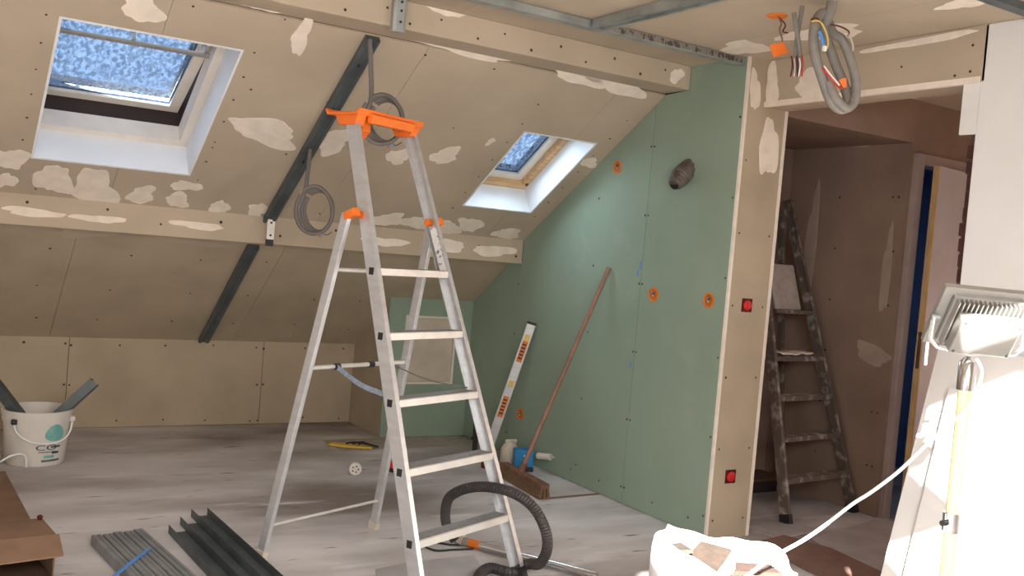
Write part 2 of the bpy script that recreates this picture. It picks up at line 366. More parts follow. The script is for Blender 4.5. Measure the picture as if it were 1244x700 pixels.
# corridor
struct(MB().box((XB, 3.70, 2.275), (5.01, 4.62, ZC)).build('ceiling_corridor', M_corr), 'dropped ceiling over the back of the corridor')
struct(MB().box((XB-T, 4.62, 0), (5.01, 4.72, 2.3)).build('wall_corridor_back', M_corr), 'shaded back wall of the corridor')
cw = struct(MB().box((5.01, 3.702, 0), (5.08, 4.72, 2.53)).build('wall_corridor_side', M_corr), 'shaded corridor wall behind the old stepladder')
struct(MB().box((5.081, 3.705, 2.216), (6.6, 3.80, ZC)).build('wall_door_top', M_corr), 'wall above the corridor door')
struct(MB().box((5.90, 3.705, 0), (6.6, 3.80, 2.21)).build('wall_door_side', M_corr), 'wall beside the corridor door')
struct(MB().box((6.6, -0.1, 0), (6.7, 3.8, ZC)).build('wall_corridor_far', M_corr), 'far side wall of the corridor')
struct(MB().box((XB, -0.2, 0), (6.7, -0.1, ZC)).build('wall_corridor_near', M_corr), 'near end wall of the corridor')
struct(holed(MB(frame((0, 5.3, 0), (1, 0, 0), (0, 0, 1), (0, 1, 0))), 5.0, 6.8, 0.0, 2.6, 0, 0.1, [(5.2, 5.7, 1.0, 1.9)]).build('wall_blue_room', M_bluew), 'blue wall of the room beyond the door')
struct(MB().box((4.9, 3.8, 2.53), (6.8, 5.4, 2.6)).build('ceiling_blue_room', M_bluew), 'ceiling of the room beyond the door')
struct(MB().box((6.6, 3.8, 0), (6.7, 5.3, 2.53)).build('wall_blue_room_far', M_bluew), 'far wall of the room beyond the door')
struct(MB().box((5.0, 4.72, 0), (5.08, 5.3, 2.53)).build('wall_blue_room_side', M_bluew), 'side wall of the room beyond the door')
# boxed-in corner under the slope (green front, tan side)
bx = struct(MB().prism([(2.905, 0), (XG, 0), (XG, 1.0), (2.905, 1.0)], lambda u, v, w: (u, w, v), (6.335, 6.50)).build('wall_boxing', M_gask), 'boxed-in corner with a green front and access hatch')
MB().prism([(2.89, 0.003), (XG-0.002, 0.003), (XG-0.002, 1.028), (2.89, 1.028)], lambda u, v, w: (u, w, v), (6.32, 6.335)).build('plasterboard_panel', M_green, bx)
MB().prism([(6.335, 0.003), (YK, 0.003), (YK, 0.612), (6.335, 1.018)], lambda u, v, w: (w, u, v), (2.89, 2.904)).build('plasterboard_panel', M_tan2, bx)
# shell behind the camera: rear slope, openings shaped for the sun patches, low rear wall, gable wall
RS = frame((0, 1.0, ZC), (1, 0, 0), Vector((0, -2.8, -1.766)).normalized(), (0, -0.5335, 0.8458))
RSL = math.hypot(2.8, 1.766)
struct(holed(MB(RS), XL, 4.0, -0.05, RSL+0.05, 0.0, 0.12, [(1.38, 2.15, 0.70, 0.85), (1.60, 2.15, 0.85, 0.95), (1.45, 2.15, 0.95, 1.62), (1.10, 1.45, 1.24, 1.62), (-0.10, 0.62, 1.08, 1.50)]).build('ceiling_slope_rear', M_tan), 'rear ceiling slope behind the camera')
rw = struct(MB(frame((0, YR, 0), (1, 0, 0), (0, 0, 1), (0, -1, 0))).box((XL, 0.0, 0), (XB, 0.80, 0.1)).build('wall_rear', M_white), 'low rear wall behind the camera')
gl_ = struct(holed(MB(frame((XL, 0, 0), (0, 1, 0), (0, 0, 1), (-1, 0, 0))), YR, 7.0, 0.0, ZC+0.2, 0, 0.1, [(-1.5, 0.5, 0.5, 1.9)]).build('wall_left', M_white), 'gable wall left of the camera')

# ------------------------------------------------------------------ filler patches and screws on the boards
def blob(F, px, py, rx, ry, rot=0.0, n=44, rough=0.35, seed=0, lift=0.0018):
    """irregular skim of filler, 2 mm proud of the slope F"""
    u0, v0 = on_slope(px, py, F); Fi = F
    rnd = random.Random(seed); ph = [rnd.uniform(0, 6.28) for _ in range(4)]; pts = []
    for k in range(n):
        c = 2*PI*k/n
        q = 1 + rough*(0.35*math.sin(2*c+ph[0]) + 0.3*math.sin(3*c+ph[1]) + 0.16*math.sin(5*c+ph[2]) + 0.10*math.sin(9*c+ph[3]))
        e = 0.85   # squarer than an ellipse
        dx = rx*q*math.copysign(abs(math.cos(c))**e, math.cos(c)); dy = ry*q*math.copysign(abs(math.sin(c))**e, math.sin(c))
        pts.append(on_slope(px + dx*math.cos(rot) - dy*math.sin(rot), py + dx*math.sin(rot) + dy*math.cos(rot), F))
    cu = sum(p[0] for p in pts)/n; cv = sum(p[1] for p in pts)/n
    vs = [(u, v, 0.0) for u, v in pts] + [(cu+(u-cu)*0.97, cv+(v-cv)*0.97, -lift) for u, v in pts]
    mb = MB(F); mb.add(vs, [list(range(n, 2*n))] + [(i, (i+1) % n, n+(i+1) % n, n+i) for i in range(n)])
    return mb
PATCH = [(322,160,44,14,.22),(66,218,21,18,0),(116,230,27,22,.1),(12,193,20,13,0),(8,219,11,9,0),(172,237,18,9,-.1),(216,243,15,8,0),
         (226,226,17,6,.1),(266,252,11,8,-.2),(312,256,11,9,0),(405,172,22,13,-.2),(484,190,14,9,0),(541,189,17,9,-.15),(470,267,19,8,-.1),
         (508,271,17,8,0),(543,277,15,8,-.1),(571,273,13,9,.2),(616,284,16,6,.1),(553,57,62,8,.24),(710,92,36,11,.18),(752,102,38,11,.2),(318,6,28,7,.15),
         (172,10,26,16,.2),(366,44,10,22,.5),(716,198,11,5,.1),(596,172,6,3,-.5),]
for i, (x, y, rx, ry, r) in enumerate(PATCH):
    blob(SU, x, y, rx, ry, r, seed=i, rough=0.5).build('filler_patch', M_fill, us_)
for i, (x, y, rx, ry, r) in enumerate([(105,282,34,7,.08),(255,294,58,6,.08),(30,272,26,5,.05),(470,306,26,3,.08),(345,406,9,4,0)]):
    blob(SLo, x, y, rx, ry, r, seed=50+i, rough=0.6).build('filler_patch', M_tan, ls)
def wallblob(px, py, rx, ry, rot, ax, val, sgn, parent, m, seed, lim=None):
    rnd = random.Random(seed); ph = [rnd.uniform(0, 6.28) for _ in range(3)]; n = 36; pts = []
    for k in range(n):
        c = 2*PI*k/n; q = 1 + 0.2*math.sin(2*c+ph[0]) + 0.13*math.sin(3*c+ph[1]) + 0.06*math.sin(7*c+ph[2])
        dx, dy = rx*q*math.cos(c), ry*q*math.sin(c)
        pts.append(at(px+dx*math.cos(rot)-dy*math.sin(rot), py+dx*math.sin(rot)+dy*math.cos(rot), ax, val))
    if lim:
        for p in pts:
            for i_, (a_, b_) in lim.items(): p[i_] = min(b_, max(a_, p[i_]))
    off = Vector((0, 0, 0)); off[ax] = sgn*0.0018; c0 = sum(pts, Vector())/n
    vs = pts + [c0+(p-c0)*0.97+off for p in pts]
    MB().add(vs, [list(range(n, 2*n))] + [(i, (i+1) % n, n+(i+1) % n, n+i) for i in range(n)]).build('filler_patch', m, parent)
for i, (x, y, rx, ry, r) in enumerate([(40,258,40,5,.08),(120,266,30,5,.1),(240,274,30,5,.08),(468,294,24,6,.1),(545,298,22,7,.1),(600,305,24,7,.1)]):
    wallblob(x, y, rx, ry, r, 1, UA[0]-0.0005, -1, t1, M_fill, 70+i, {2: (LO[1]+.004, UA[1]-.004)})
for i, (x, y, rx, ry, r) in enumerate([(540,12,22,7,.3),(822,92,8,9,.2)]):
    wallblob(x, y, rx, ry, r, 1, 4.10-0.0005, -1, t2, M_fill, 80+i, {2: (2.405, ZC-.002), 0: (XL, XG-.003)})
for i, (x, y, rx, ry, r) in enumerate([(985,103,20,16,0),(1120,50,62,5,-.19),(938,105,9,24,.05)]):
    wallblob(x, y, rx, ry, r, 0, XH-0.0005, -1, t3, M_fill, 84+i, {2: (ZH+.004, ZC-.002), 1: (YE, YP-.004)})
for i, (x, y, rx, ry, r) in enumerate([(934,180,10,40,.08),(917,110,6,26,.05)]):
    wallblob(x, y, rx, ry, r, 1, YP-0.0005, -1, pf, M_fill, 90+i, {0: (XG+.015, XB-.004), 2: (0, ZC-.002)})
for i, (x, y, rx, ry, r) in enumerate([(1000,40,50,9,-.1),(905,58,30,8,0),(1170,4,30,6,-.15)]):
    pts = []; n = 20; rnd = random.Random(i); ph = rnd.uniform(0, 6)
    for k in range(n):
        c = 2*PI*k/n; q = 1+0.2*math.sin(3*c+ph)+0.1*math.sin(7*c)
        pts.append(at(x+rx*q*math.cos(c), y+ry*q*math.sin(c)+rx*q*math.cos(c)*r, 2, ZC-0.0005))
    c0 = sum(pts, Vector())/n
    MB().add(pts+[c0+(p-c0)*0.97-Vector((0, 0, .0018)) for p in pts], [list(range(n, 2*n))]+[(k, (k+1) % n, n+(k+1) % n, n+k) for k in range(n)]).build('filler_patch', M_fill, ce)
# corridor wall smears
for i, (x, y, rx, ry, r) in enumerate([(1060,430,26,10,.5),(1077,330,5,60,.09),(1030,176,26,3,0),(985,300,6,80,.09)]):
    wallblob(x, y, rx, ry, r, 0, 5.0095, -1, cw, M_smear, 95+i)

def screws(parent, pts, nrm, r=0.0065):
    """screw heads, too small to pick apart singly: one joined part"""
    mb = MB(); nrm = Vector(nrm).normalized(); a = nrm.orthogonal().normalized(); b = nrm.cross(a)
    for p in pts:
        p = Vector(p); rr = r*random.uniform(0.75, 1.15)
        ring = [p + (a*math.cos(2*PI*k/7)+b*math.sin(2*PI*k/7))*rr + nrm*0.0012 for k in range(7)]
        base = [p + (a*math.cos(2*PI*k/7)+b*math.sin(2*PI*k/7))*rr*1.1 - nrm*0.001 for k in range(7)]
        mb.add(base+ring, [list(range(7, 14))] + [(k, (k+1) % 7, 7+(k+1) % 7, 7+k) for k in range(7)])
    o = mb.build('screw_heads', M_screw, parent); tag(o, kind='stuff'); return o
J = lambda s: random.uniform(-s, s)
screws(wb, [(x+J(.02), YK, z+J(.01)) for x in [0.3, .6, .84, .9, 1.2, 1.5, 1.8, 2.13, 2.19, 2.5, 2.8] for z in ([.56, .30, .03] if x in (.84, .9, 2.13, 2.19) else [.57, .04])], (0, -1, 0), 0.008)
pts = []
for v in (0.06, 0.62, 1.10, 1.60):
    for u in [0.1+0.4*i for i in range(9)]:
        if not any(H[0]-.03 < u < H[1]+.03 and H[2]-.03 < v < H[3]+.03 for H in (HA, HB)): pts.append(SU @ Vector((u+J(.05), v+J(.03), 0)))
for v in [0.30+0.18*i for i in range(7)]:
    for u in (HA[0]-.05, HA[1]+.05, HB[0]-.05, HB[1]+.05): pts.append(SU @ Vector((u, v, 0)))
screws(us_, pts, -(SU.to_3x3() @ Vector((0, 0, 1))), 0.0058)
screws(ls, [SLo @ Vector((0.2+0.42*i+J(.05), v+J(.03), 0)) for i in range(8) for v in (.25, .65, 1.05)], -(SLo.to_3x3() @ Vector((0, 0, 1))), 0.007)
screws(t1, [(0.5+.34*i+J(.04), UA[0], 1.43+J(.04)) for i in range(10)], (0, -1, 0), 0.008)
screws(t2, [(1.2+.17*i+J(.04), 4.10, 2.43+(i % 2)*.05) for i in range(14)], (0, -1, 0), 0.0075)
screws(gw, [(XG, s2+s*0.014, z) for z in [.1+.40*i for i in range(6)] for s in (-1, 1)] + [(XG, y, z) for y in (YP+.03, 4.85) for z in [.12+.42*i for i in range(6)] if z < 2.4-(y-4.2)*.62 or y < 4.1]
       + [(XG, s1+.02, z) for z in (.15, .5, .85, 1.2)] + [(XG, y, .08) for y in (3.8, 4.1, 4.6, 4.9, 5.2, 5.5)], (-1, 0, 0), 0.0065)
screws(pf, [(x, YP, z) for x in (XG+.04, XB-.05) for z in [.1+.38*i for i in range(6)]], (0, -1, 0), 0.006)
screws(t3, [(XH, YE+.12+.27*i, 2.33+(i % 2)*.07) for i in range(5)] + [(XH, YE+.05, 2.34), (XH, YE+.05, 2.45)], (-1, 0, 0), 0.007)
screws(cw, [(5.01, y, z) for y in (3.76, 3.80, 4.2) for z in [.3+.33*i for i in range(6)]], (-1, 0, 0), 0.007)

# ------------------------------------------------------------------ rooflights
def rooflight(name, H, label, open_deg, handle):
    u0, u1, v0, v1 = H; D = 0.21
    w = struct(bpy.data.objects.new(name, None), label); COL.objects.link(w); w.location = SU @ Vector(((u0+u1)/2, v0, 0))
    e = 0.012
    for q in ([(u0, v0, u0+e, v1)], [(u1-e, v0, u1, v1)], [(u0+e, v0, u1-e, v0+e)], [(u0+e, v1-e, u1-e, v1)]):
        a, b, c, d = q[0]; MB(SU).box((a, b, -0.001), (c, d, D)).build('reveal_board', M_reveal, w)
    fw = 0.045; i0, i1, j0, j1 = u0+e-(0.10 if handle else 0.0), u1-e, v0+e, v1-e
    wood = M_pale if handle else M_frame
    f = holed(MB(SU), i0, i1, j0, j1, D-0.03, D+0.07, [(i0+fw, i1-fw, j0+fw, j1-fw)]).build('window_frame', wood, w, bevel=0.004)
    s0, s1_, r0, r1 = i0+fw+0.004, i1-fw-0.004, j0+fw+0.004, j1-0.010
    piv = Matrix.Translation((0, r1-0.02, D+0.03)) @ Matrix.Rotation(math.radians(-open_deg), 4, 'X') @ Matrix.Translation((0, -(r1-0.02), -(D+0.03)))
    SS = SU @ piv; sw = 0.055
    sa = holed(MB(SS), s0, s1_, r0, r1, D+0.005, D+0.055, [(s0+sw, s1_-sw, r0+sw, r1-sw)]).build('sash', M_pale, w, bevel=0.004)
    holed(MB(SS), s0+sw-0.008, s1_-sw+0.008, r0+sw-0.008, r1-sw+0.008, D+0.022, D+0.030, [(s0+sw+.006, s1_-sw-.006, r0+sw+.006, r1-sw-.006)]).build('glazing_seal', mat_seal, sa)
    g = MB(SS).box((s0+sw-0.005, r0+sw-0.005, D+0.026), (s1_-sw+0.005, r1-sw+0.005, D+0.032)).build('glass_pane', M_glass, sa)
    holed(MB(SS), s0-0.004, s1_+0.004, r0-0.004, r1, D+0.056, D+0.075, [(s0+sw+.01, s1_-sw-.01, r0+sw+.01, r1-sw-.01)]).build('outer_cladding', M_gask, sa)
    if open_deg:  # added dark sheets stand in for the dark view through the gap
        b0 = SS @ Vector((0, r0, D+0.07)); Fi = SU.inverted(); q = Fi @ b0
        m = MB(SU)
        m.prism([(j0+0.02, D+0.07), (j0+0.03, D+0.07), (q.y+0.01, q.z+0.06), (q.y-0.0, q.z+0.06)], lambda a, b, c: (c, a, b), (i0+0.01, i1-0.01))
        m.build('dark_gap_sheet', M_gask, w)
        for sx in (i0+0.012, i1-0.024):
            MB(SU).prism([(j0+0.03, D+0.06), (j1-0.05, D+0.06), (j1-0.05, D+0.075), (q.y, q.z)], lambda a, b, c: (c, a, b), (sx, sx+0.006)).build('dark_gap_side', M_gask, w)
    if handle:
        y = 1.118
        MB(SU).box((s0+0.03, y, D-0.062), (s1_-0.02, y+0.022, D-0.045)).build('control_bar', M_lampg, sa, bevel=0.003)
        for x in (s0+0.035, (s0+s1_)/2, s1_-0.05):
            MB(SU).box((x, y-0.002, D-0.047), (x+0.016, y+0.03, D+0.03)).build('bar_bracket', M_lampg, sa)
    else:
        MB(SU).cbox((i1-0.02, j0+0.06, D-0.034), (0.012, 0.02, 0.01)).build('latch', M_black, w)
    return w
mat_seal = mat('glazing_seal', (70, 88, 116), 0.6)
rooflight('window_1', HA, 'wide rooflight tilted open, water-streaked glass and pale frame', 9.0, True)
rooflight('window_2', HB, 'narrow closed rooflight with pine frame near the green wall', 0.0, False)

# ------------------------------------------------------------------ corridor door
dr = struct(bpy.data.objects.new('door_1', None), 'door standing ajar at the end of the corridor'); COL.objects.link(dr); dr.location = (5.45, 3.70, 0)
for x0 in (5.035, 5.835): MB().box((x0, 3.665, 0), (x0+0.065, 3.798, 2.215)).build('door_jamb', M_jamb, dr, bevel=0.004)
MB().box((5.1005, 3.665, 2.15), (5.8345, 3.798, 2.215)).build('door_head', M_jamb, dr, bevel=0.004)
MB().box((5.088, 3.74, 0), (5.108, 3.78, 2.15)).build('door_stop', M_pale, dr)
DH = Matrix.Translation((5.83, 3.70, 0)) @ Matrix.Rotation(math.radians(8.6), 4, 'Z')
lf = MB(DH).box((-0.726, -0.02, 0.012), (0.0, 0.02, 2.145)).build('door_leaf', M_door, dr, bevel=0.002)
MB(DH).box((-0.7295, -0.0195, 0.012), (-0.726, 0.0195, 2.145)).build('leaf_edge', M_dwood, lf)
MB(DH).box((-0.7305, -0.011, 0.93), (-0.7295, 0.011, 1.15)).build('lock_plate', M_chrome, lf)
for sgn in (-1, 1):
    MB(DH).box((-0.690, sgn*0.0205-0.003, 0.95), (-0.652, sgn*0.0205+0.003, 1.18)).build('handle_plate', M_chrome, lf, bevel=0.002)
    MB(DH).tube([(-0.671, sgn*0.022, 1.12), (-0.671, sgn*0.066, 1.12), (-0.655, sgn*0.07, 1.12), (-0.56, sgn*0.07, 1.118)], 0.009, 8).build('lever', M_chrome, lf, smooth=True)

# ------------------------------------------------------------------ stepladders
def stepladder(name, loc, th, wb_, wt_, a, h, s, nst, rd, rwb, rh, rtd, rwt, label, mst, mtr, clean, group=None):
    w = Vector((math.cos(th), math.sin(th), 0)); d = Vector((-math.sin(th), math.cos(th), 0)); Z = Vector((0, 0, 1)); B = Vector((loc[0], loc[1], 0))
    F = lambda sg, z, dd=0.0: B + d*(a*z+dd) + Z*z + w*sg*(wb_+(wt_-wb_)*z/h)/2
    Rr = lambda sg, z: B + d*(rd+(rtd-rd)*z/rh) + Z*z + w*sg*(rwb+(rwt-rwb)*z/rh)/2
    t = thing(name, B, label, 'stepladder', group)
    tw, dp = 0.024, 0.062
    fd = (d - (d*a+Z).normalized()*d.dot((d*a+Z).normalized())).normalized()
    for sg in (-1, 1):
        # C section: web on the outside, flanges pointing in
        g = 0.003; o_ = [(-tw/2, -dp/2), (tw/2, -dp/2), (tw/2, -dp/2+g), (-tw/2+g, -dp/2+g), (-tw/2+g, dp/2-g), (tw/2, dp/2-g), (tw/2, dp/2), (-tw/2, dp/2)]
        st = MB().sweep(F(sg, 0.03), F(sg, h), w*(-sg), o_).build('stile', mst, t)
        MB().beam(F(sg, 0.0), F(sg, 0.05), w, tw+0.008, dp+0.008).build('rubber_foot', M_black, st)
        lo = [(-0.010, -0.019), (0.010, -0.019), (0.010, 0.019), (-0.010, 0.019)]
        rl = MB().sweep(Rr(sg, 0.015), Rr(sg, rh), w, [(-0.011, -0.021), (0.011, -0.021), (0.011, 0.021), (-0.011, 0.021)]).build('rear_leg', mst, t, bevel=0.002)
        MB().beam(Rr(sg, 0.0), Rr(sg, 0.04), w, 0.030, 0.050).build('rubber_foot', M_dust if not clean else M_cream, rl)
        if clean:
            u = (Rr(sg, rh)-Rr(sg, 0)).normalized()
            m = MB().sweep(Rr(sg, rh-0.012), Rr(sg, rh)+d*(-0.055)+Z*0.012, w, [(-0.020, -0.016), (0.020, -0.016), (0.020, 0.013), (0.010, 0.019), (-0.010, 0.019), (-0.020, 0.013)])
            m.build('hinge_cap', M_orange, t, bevel=0.003)
            MB().tube([F(sg, rh+0.0, 0.015)-w*sg*0.018, F(sg, rh, 0.015)+w*sg*0.018], 0.017, 12).build('pivot', M_orange, t, smooth=True)
    for k in range(1, nst+1):
        z = k*s; p, q = F(-1, z)+w*0.010, F(1, z)-w*0.010; dp2 = 0.080
        # ribbed tread with rolled front and rear lips
        oz = [(-0.030, 0.013), (-0.030, -0.015), (-0.026, -0.016), (-0.026, 0.008), (0.046, 0.008), (0.046, -0.010), (0.050, -0.010), (0.050, 0.013)]
        for r in range(6): x = 0.046-0.013*r; oz += [(x-0.002, 0.013), (x-0.003, 0.0145), (x-0.006, 0.0145), (x-0.007, 0.013)]
        sp = MB().sweep(p, q, d, [(x, y) for x, y in oz]).build('step', mtr, t)
        if clean: MB().sweep(p+w*0.004, q-w*0.004, d, [(-0.020, 0.0146), (0.044, 0.0146), (0.044, 0.0156), (-0.020, 0.0156)]).build('tread_shade_strip', M_treadd, sp)  # added strip, coloured darker where the tread top gets less light
        for sg in (-1, 1):
            c = F(sg, z)+w*sg*(tw/2+0.001)
            if clean: MB(frame(c, w, d, Z)).box((-0.001, -0.012, -0.016), (0.002, 0.014, 0.014)).build('step_clip', M_black, t)
    return t, F, Rr, w, d
PL = dict(th=.396, wb_=.65, wt_=.361, a=.376, h=1.963, s=.259, nst=5, rd=.911, rwb=.703, rh=1.523, rtd=.625, rwt=.544)
LD, F, Rr, w_, d_ = stepladder('stepladder', (2.0, 3.328), label='clean aluminium stepladder with orange top tray in the middle of the room', mst=M_alu, mtr=M_alu2, clean=True, **PL)
for z in (0.855, 1.285): MB().tube([Rr(-1, z), Rr(1, z)], 0.010, 10).build('rear_crossbar', M_alu2, LD, smooth=True)
MB().tube([Rr(-1, 0.15), Rr(1, 0.15)], 0.007, 8).build('rear_crossbar', M_alu2, LD, smooth=True)
Z3 = Vector((0, 0, 1))
for sg, m, wd in ((-1, M_webb, 0.022), (1, M_cable, 0.006)):
    c = Rr(-1, 0.855).lerp(Rr(1, 0.855), 0.27 if sg < 0 else 0.82)
    e = F(sg, 0.80, 0.02)-w_*sg*0.012
    mid = c.lerp(e, 0.5)-Z3*0.02
    P = spline([c, mid, e], 8); mb = MB()
    for p, q in zip(P, P[1:]): mb.beam(p, q, Z3, wd, 0.003)
    mb.build('spreader_strap', m, LD)
for f in (0.27, 0.62):
    c = Rr(-1, 0.855).lerp(Rr(1, 0.855), f); MB().tube([c-w_*0.016, c+w_*0.016], 0.014, 10).build('bar_clip', M_black, LD, smooth=True)
# orange tray on top
TT = frame(F(-1, 1.963).lerp(F(1, 1.963), 0.5), w_, d_, Z3)
hw = 0.361/2
tr = MB(TT).prism([(-0.07, -0.012), (0.115, -0.012), (0.13, 0.012), (0.12, 0.016), (0.105, 0.0), (-0.062, 0.0), (-0.075, 0.016), (-0.084, 0.014)], lambda u, v, c: (c, u, v), (-hw-0.035, hw+0.022)).build('top_tray', M_orange, LD, bevel=0.002)
MB(TT).prism([(-0.098, -0.006), (-0.066, 0.010), (-0.060, -0.004), (-0.066, -0.040), (-0.088, -0.042)], lambda u, v, c: (c, u, v), (-hw+0.035, hw-0.055)).build('tray_lip', M_orange, tr, bevel=0.003)
for x0, x1 in ((-hw-0.022, -hw+0.030), (hw-0.030, hw+0.018)):
    MB(TT).prism([(-0.072, 0.004), (0.09, 0.004), (0.05, -0.055), (-0.045, -0.055)], lambda u, v, c: (c, u, v), (x0, x1)).build('tray_bracket', M_orange, tr, bevel=0.004)
MB(TT).prism([(-0.02, -0.01), (0.035, -0.01), (0.045, -0.095), (0.012, -0.105), (-0.025, -0.07)], lambda u, v, c: (c, u, v), (-hw+0.045, -hw+0.10)).build('bucket_hook', M_orange, tr, bevel=0.004)
MB().sweep(F(1, 1.30, -0.010)-w_*0.0135, F(1, 1.50, -0.010)-w_*0.0135, d_, [(-0.018, 0), (0.020, 0), (0.020, 0.001), (-0.018, 0.001)]).build('label_sticker', M_sticker, LD)
OL, F2, R2, w2, d2 = stepladder('stepladder', (4.632, 3.795), .099, .66, .30, .30, 1.906, .23, 4, .52, .60, 1.80, .60, .30, 'old plaster-splattered stepladder in the shaded corridor', M_alud, M_alud, False)
P0 = F2(-1, 1.20).lerp(F2(1, 1.20), 0.5)
PT = frame(P0, w2, d2, Z3)
MB(PT).box((-0.19, -0.05, -0.012), (0.19, 0.10, 0.012)).build('top_platform', M_alud, OL, bevel=0.004)
bd = MB(frame(P0+Vector((-0.05, -0.02, 0.012)), w2, (d2*0.32+Z3).normalized(), (d2-Z3*0.32).normalized())).box((-0.10, 0.0, 0), (0.15, 0.29, 0.02)).build('plastering_board', M_dust, None, bevel=0.006, origin=P0)
tag(bd, 'plaster-caked board propped on the old corridor stepladder', 'board')
# rag on a step
pts = []; n = 10
rg = MB(); P1 = F2(-1, 0.935).lerp(F2(1, 0.935), 0.42)
for i in range(n+1):
    for j in range(7):
        u = (i/n-0.5)*0.30; v = (j/6-0.35)*0.13
        zz = 0.024 + 0.018*noise.noise(Vector((u*14, v*18, 3))) - (0.10*abs(v+0.03)*3.0 if v < -0.03 else 0)
        pts.append(P1 + w2*u + d2*v + Z3*zz)
rg.add(pts, [(i*7+j, i*7+j+1, (i+1)*7+j+1, (i+1)*7+j) for i in range(n) for j in range(6)])
ro = rg.build('rag', M_fill, None, smooth=True, origin=P1); so_ = ro.modifiers.new('thick', 'SOLIDIFY'); so_.thickness = 0.006
tag(ro, 'crumpled pale rag lying over a step of the old stepladder', 'rag')

# ------------------------------------------------------------------ metal profiles on ceiling and slopes
CPROF = [(-0.030, 0), (-0.030, -0.040), (-0.020, -0.040), (-0.020, -0.037), (-0.0285, -0.037), (-0.0285, -0.0015), (0.0285, -0.0015), (0.0285, -0.037), (0.020, -0.037), (0.020, -0.040), (0.030, -0.040), (0.030, 0)]
def profile(name, p, q, side, label, prof=CPROF, m=M_galv, cat='metal profile', group=None, parent=None, flip=1):
    mb = MB().sweep(p, q, side, [(a, b*flip) for a, b in prof])
    if parent: return mb.build(name, m, parent)
    return tag(mb.build(name, m, None, origin=Vector(p)), label, cat, group)
SOLID = [(-0.034, 0.0), (0.034, 0.0), (0.034, 0.024), (0.026, 0.030), (-0.026, 0.030), (-0.034, 0.024)]
HAT = [(-0.036, 0.0), (-0.036, 0.030), (-0.020, 0.034), (-0.012, 0.024), (0.012, 0.024), (0.020, 0.034), (0.036, 0.030), (0.036, 0.0)]
def slope_stud(F, u, v0, v1, label):
    p, q = F @ Vector((u, v0, -0.001)), F @ Vector((u, v1, -0.001)); nn = F.to_3x3() @ Vector((0, 0, 1))
    o = thing('slope_stud', p, label, 'metal stud', 'metal studs fixed to the slopes')
    body = MB(frame(p, (1, 0, 0), (q-p).normalized(), -nn)).prism(HAT, lambda a, b, c: (a, c, b), (0, (q-p).length)).build('stud_body', M_galv2, o)
    return o
st1 = slope_stud(SU, 1.766, -0.055, 1.64, 'dark metal stud on the upper slope above the stepladder')
st2 = slope_stud(SLo, 1.735, 0.02, 1.27, 'dark metal stud on the lower slope running down to the low wall')
for v in (0.62, 1.10, 1.45): MB(SU).cbox((1.766, v, -0.028), (0.012, 0.012, 0.006)).build('stud_screw', M_black, st1)
bk = thing('fixing_bracket', (1.775, UA[0]-0.03, 1.40), 'bright metal bracket on the boxed beam between the two slope studs', 'bracket')
MB().box((1.752, UA[0]-0.022, 1.375), (1.798, UA[0]-0.019, 1.505)).build('bracket_plate', M_alu2, bk)
for z in (1.40, 1.475): MB(frame((1.775, UA[0]-0.022, z), (1, 0, 0), (0, 0, 1), (0, -1, 0))).lathe([(0.007, -0.001), (0.007, 0.003)], 8).build('bracket_screw', M_black, bk)
MB().box((1.754, UA[0]-0.021, 1.335), (1.796, UA[0]-0.001, 1.377)).build('stud_end', M_black, bk)
vs_ = thing('beam_stud', (1.795, 4.06, 2.37), 'short upright metal stud on the upper boxed beam', 'metal stud')
MB(frame((1.795, 4.10, 2.375), (1, 0, 0), (0, -1, 0), Z3)).prism([(-0.032, 0), (0.032, 0), (0.032, 0.030), (0.018, 0.038), (-0.018, 0.038), (-0.032, 0.030)], lambda a, b, c: (a, b, c), (0, 0.153)).build('stud_body', M_galv, vs_)
for z in (2.42, 2.47, 2.51): MB(frame((1.797, 4.061, z), (1, 0, 0), (0, 0, 1), (0, -1, 0))).lathe([(0.006, -0.001), (0.006, 0.003)], 8).build('stud_screw', M_black, vs_)
RAIL = [(-0.0245, 0), (0.0245, 0), (0.0245, 0.036), (0.023, 0.036), (0.023, 0.0015), (-0.023, 0.0015), (-0.023, 0.036), (-0.0245, 0.036)]
RY = 3.715
rl_ = thing('ceiling_rail', (0.6, RY, ZC-0.04), 'long metal rail under the ceiling ending at the green wall corner', 'metal rail')
MB(frame((0, RY, ZC-0.04), (0, 1, 0), Z3, (1, 0, 0))).prism(RAIL, lambda a, b, c: (a, b, c), (0.4, XG-0.002)).build('rail_body', M_galv, rl_)
MB().box((2.72, RY-0.0265, ZC-0.034), (XG-0.02, RY-0.0245, ZC-0.008)).build('printed_marking', M_print, rl_)
cr_ = thing('ceiling_rail', (2.63, 3.0, ZC-0.04), 'metal cross rail under the ceiling meeting the long rail', 'metal rail')
MB(frame((2.628, 0, ZC-0.042), (1, 0, 0), Z3, (0, -1, 0))).prism([(-0.04, 0), (-0.022, 0), (-0.022, 0.012), (0.022, 0.012), (0.022, 0), (0.04, 0), (0.04, 0.040), (-0.04, 0.040)], lambda a, b, c: (a, b, c), (-3.68, -1.4)).build('rail_body', M_galv, cr_)
nr = thing('ceiling_rail', (3.2, 2.19, ZC-0.03), 'end of a metal rail at the top right corner by the pale wall', 'metal rail')
MB(frame((0, 2.19, ZC-0.031), (0, 1, 0), Z3, (1, 0, 0))).prism(RAIL[:8], lambda a, b, c: (a, b*0.8, c), (2.0, XH-0.002)).build('rail_body', M_galv2, nr)
tag(MB().cbox(at(824, 70, 1, 4.09) , (0.03, 0.018, 0.035)).build('beam_clip', M_galv, t2))

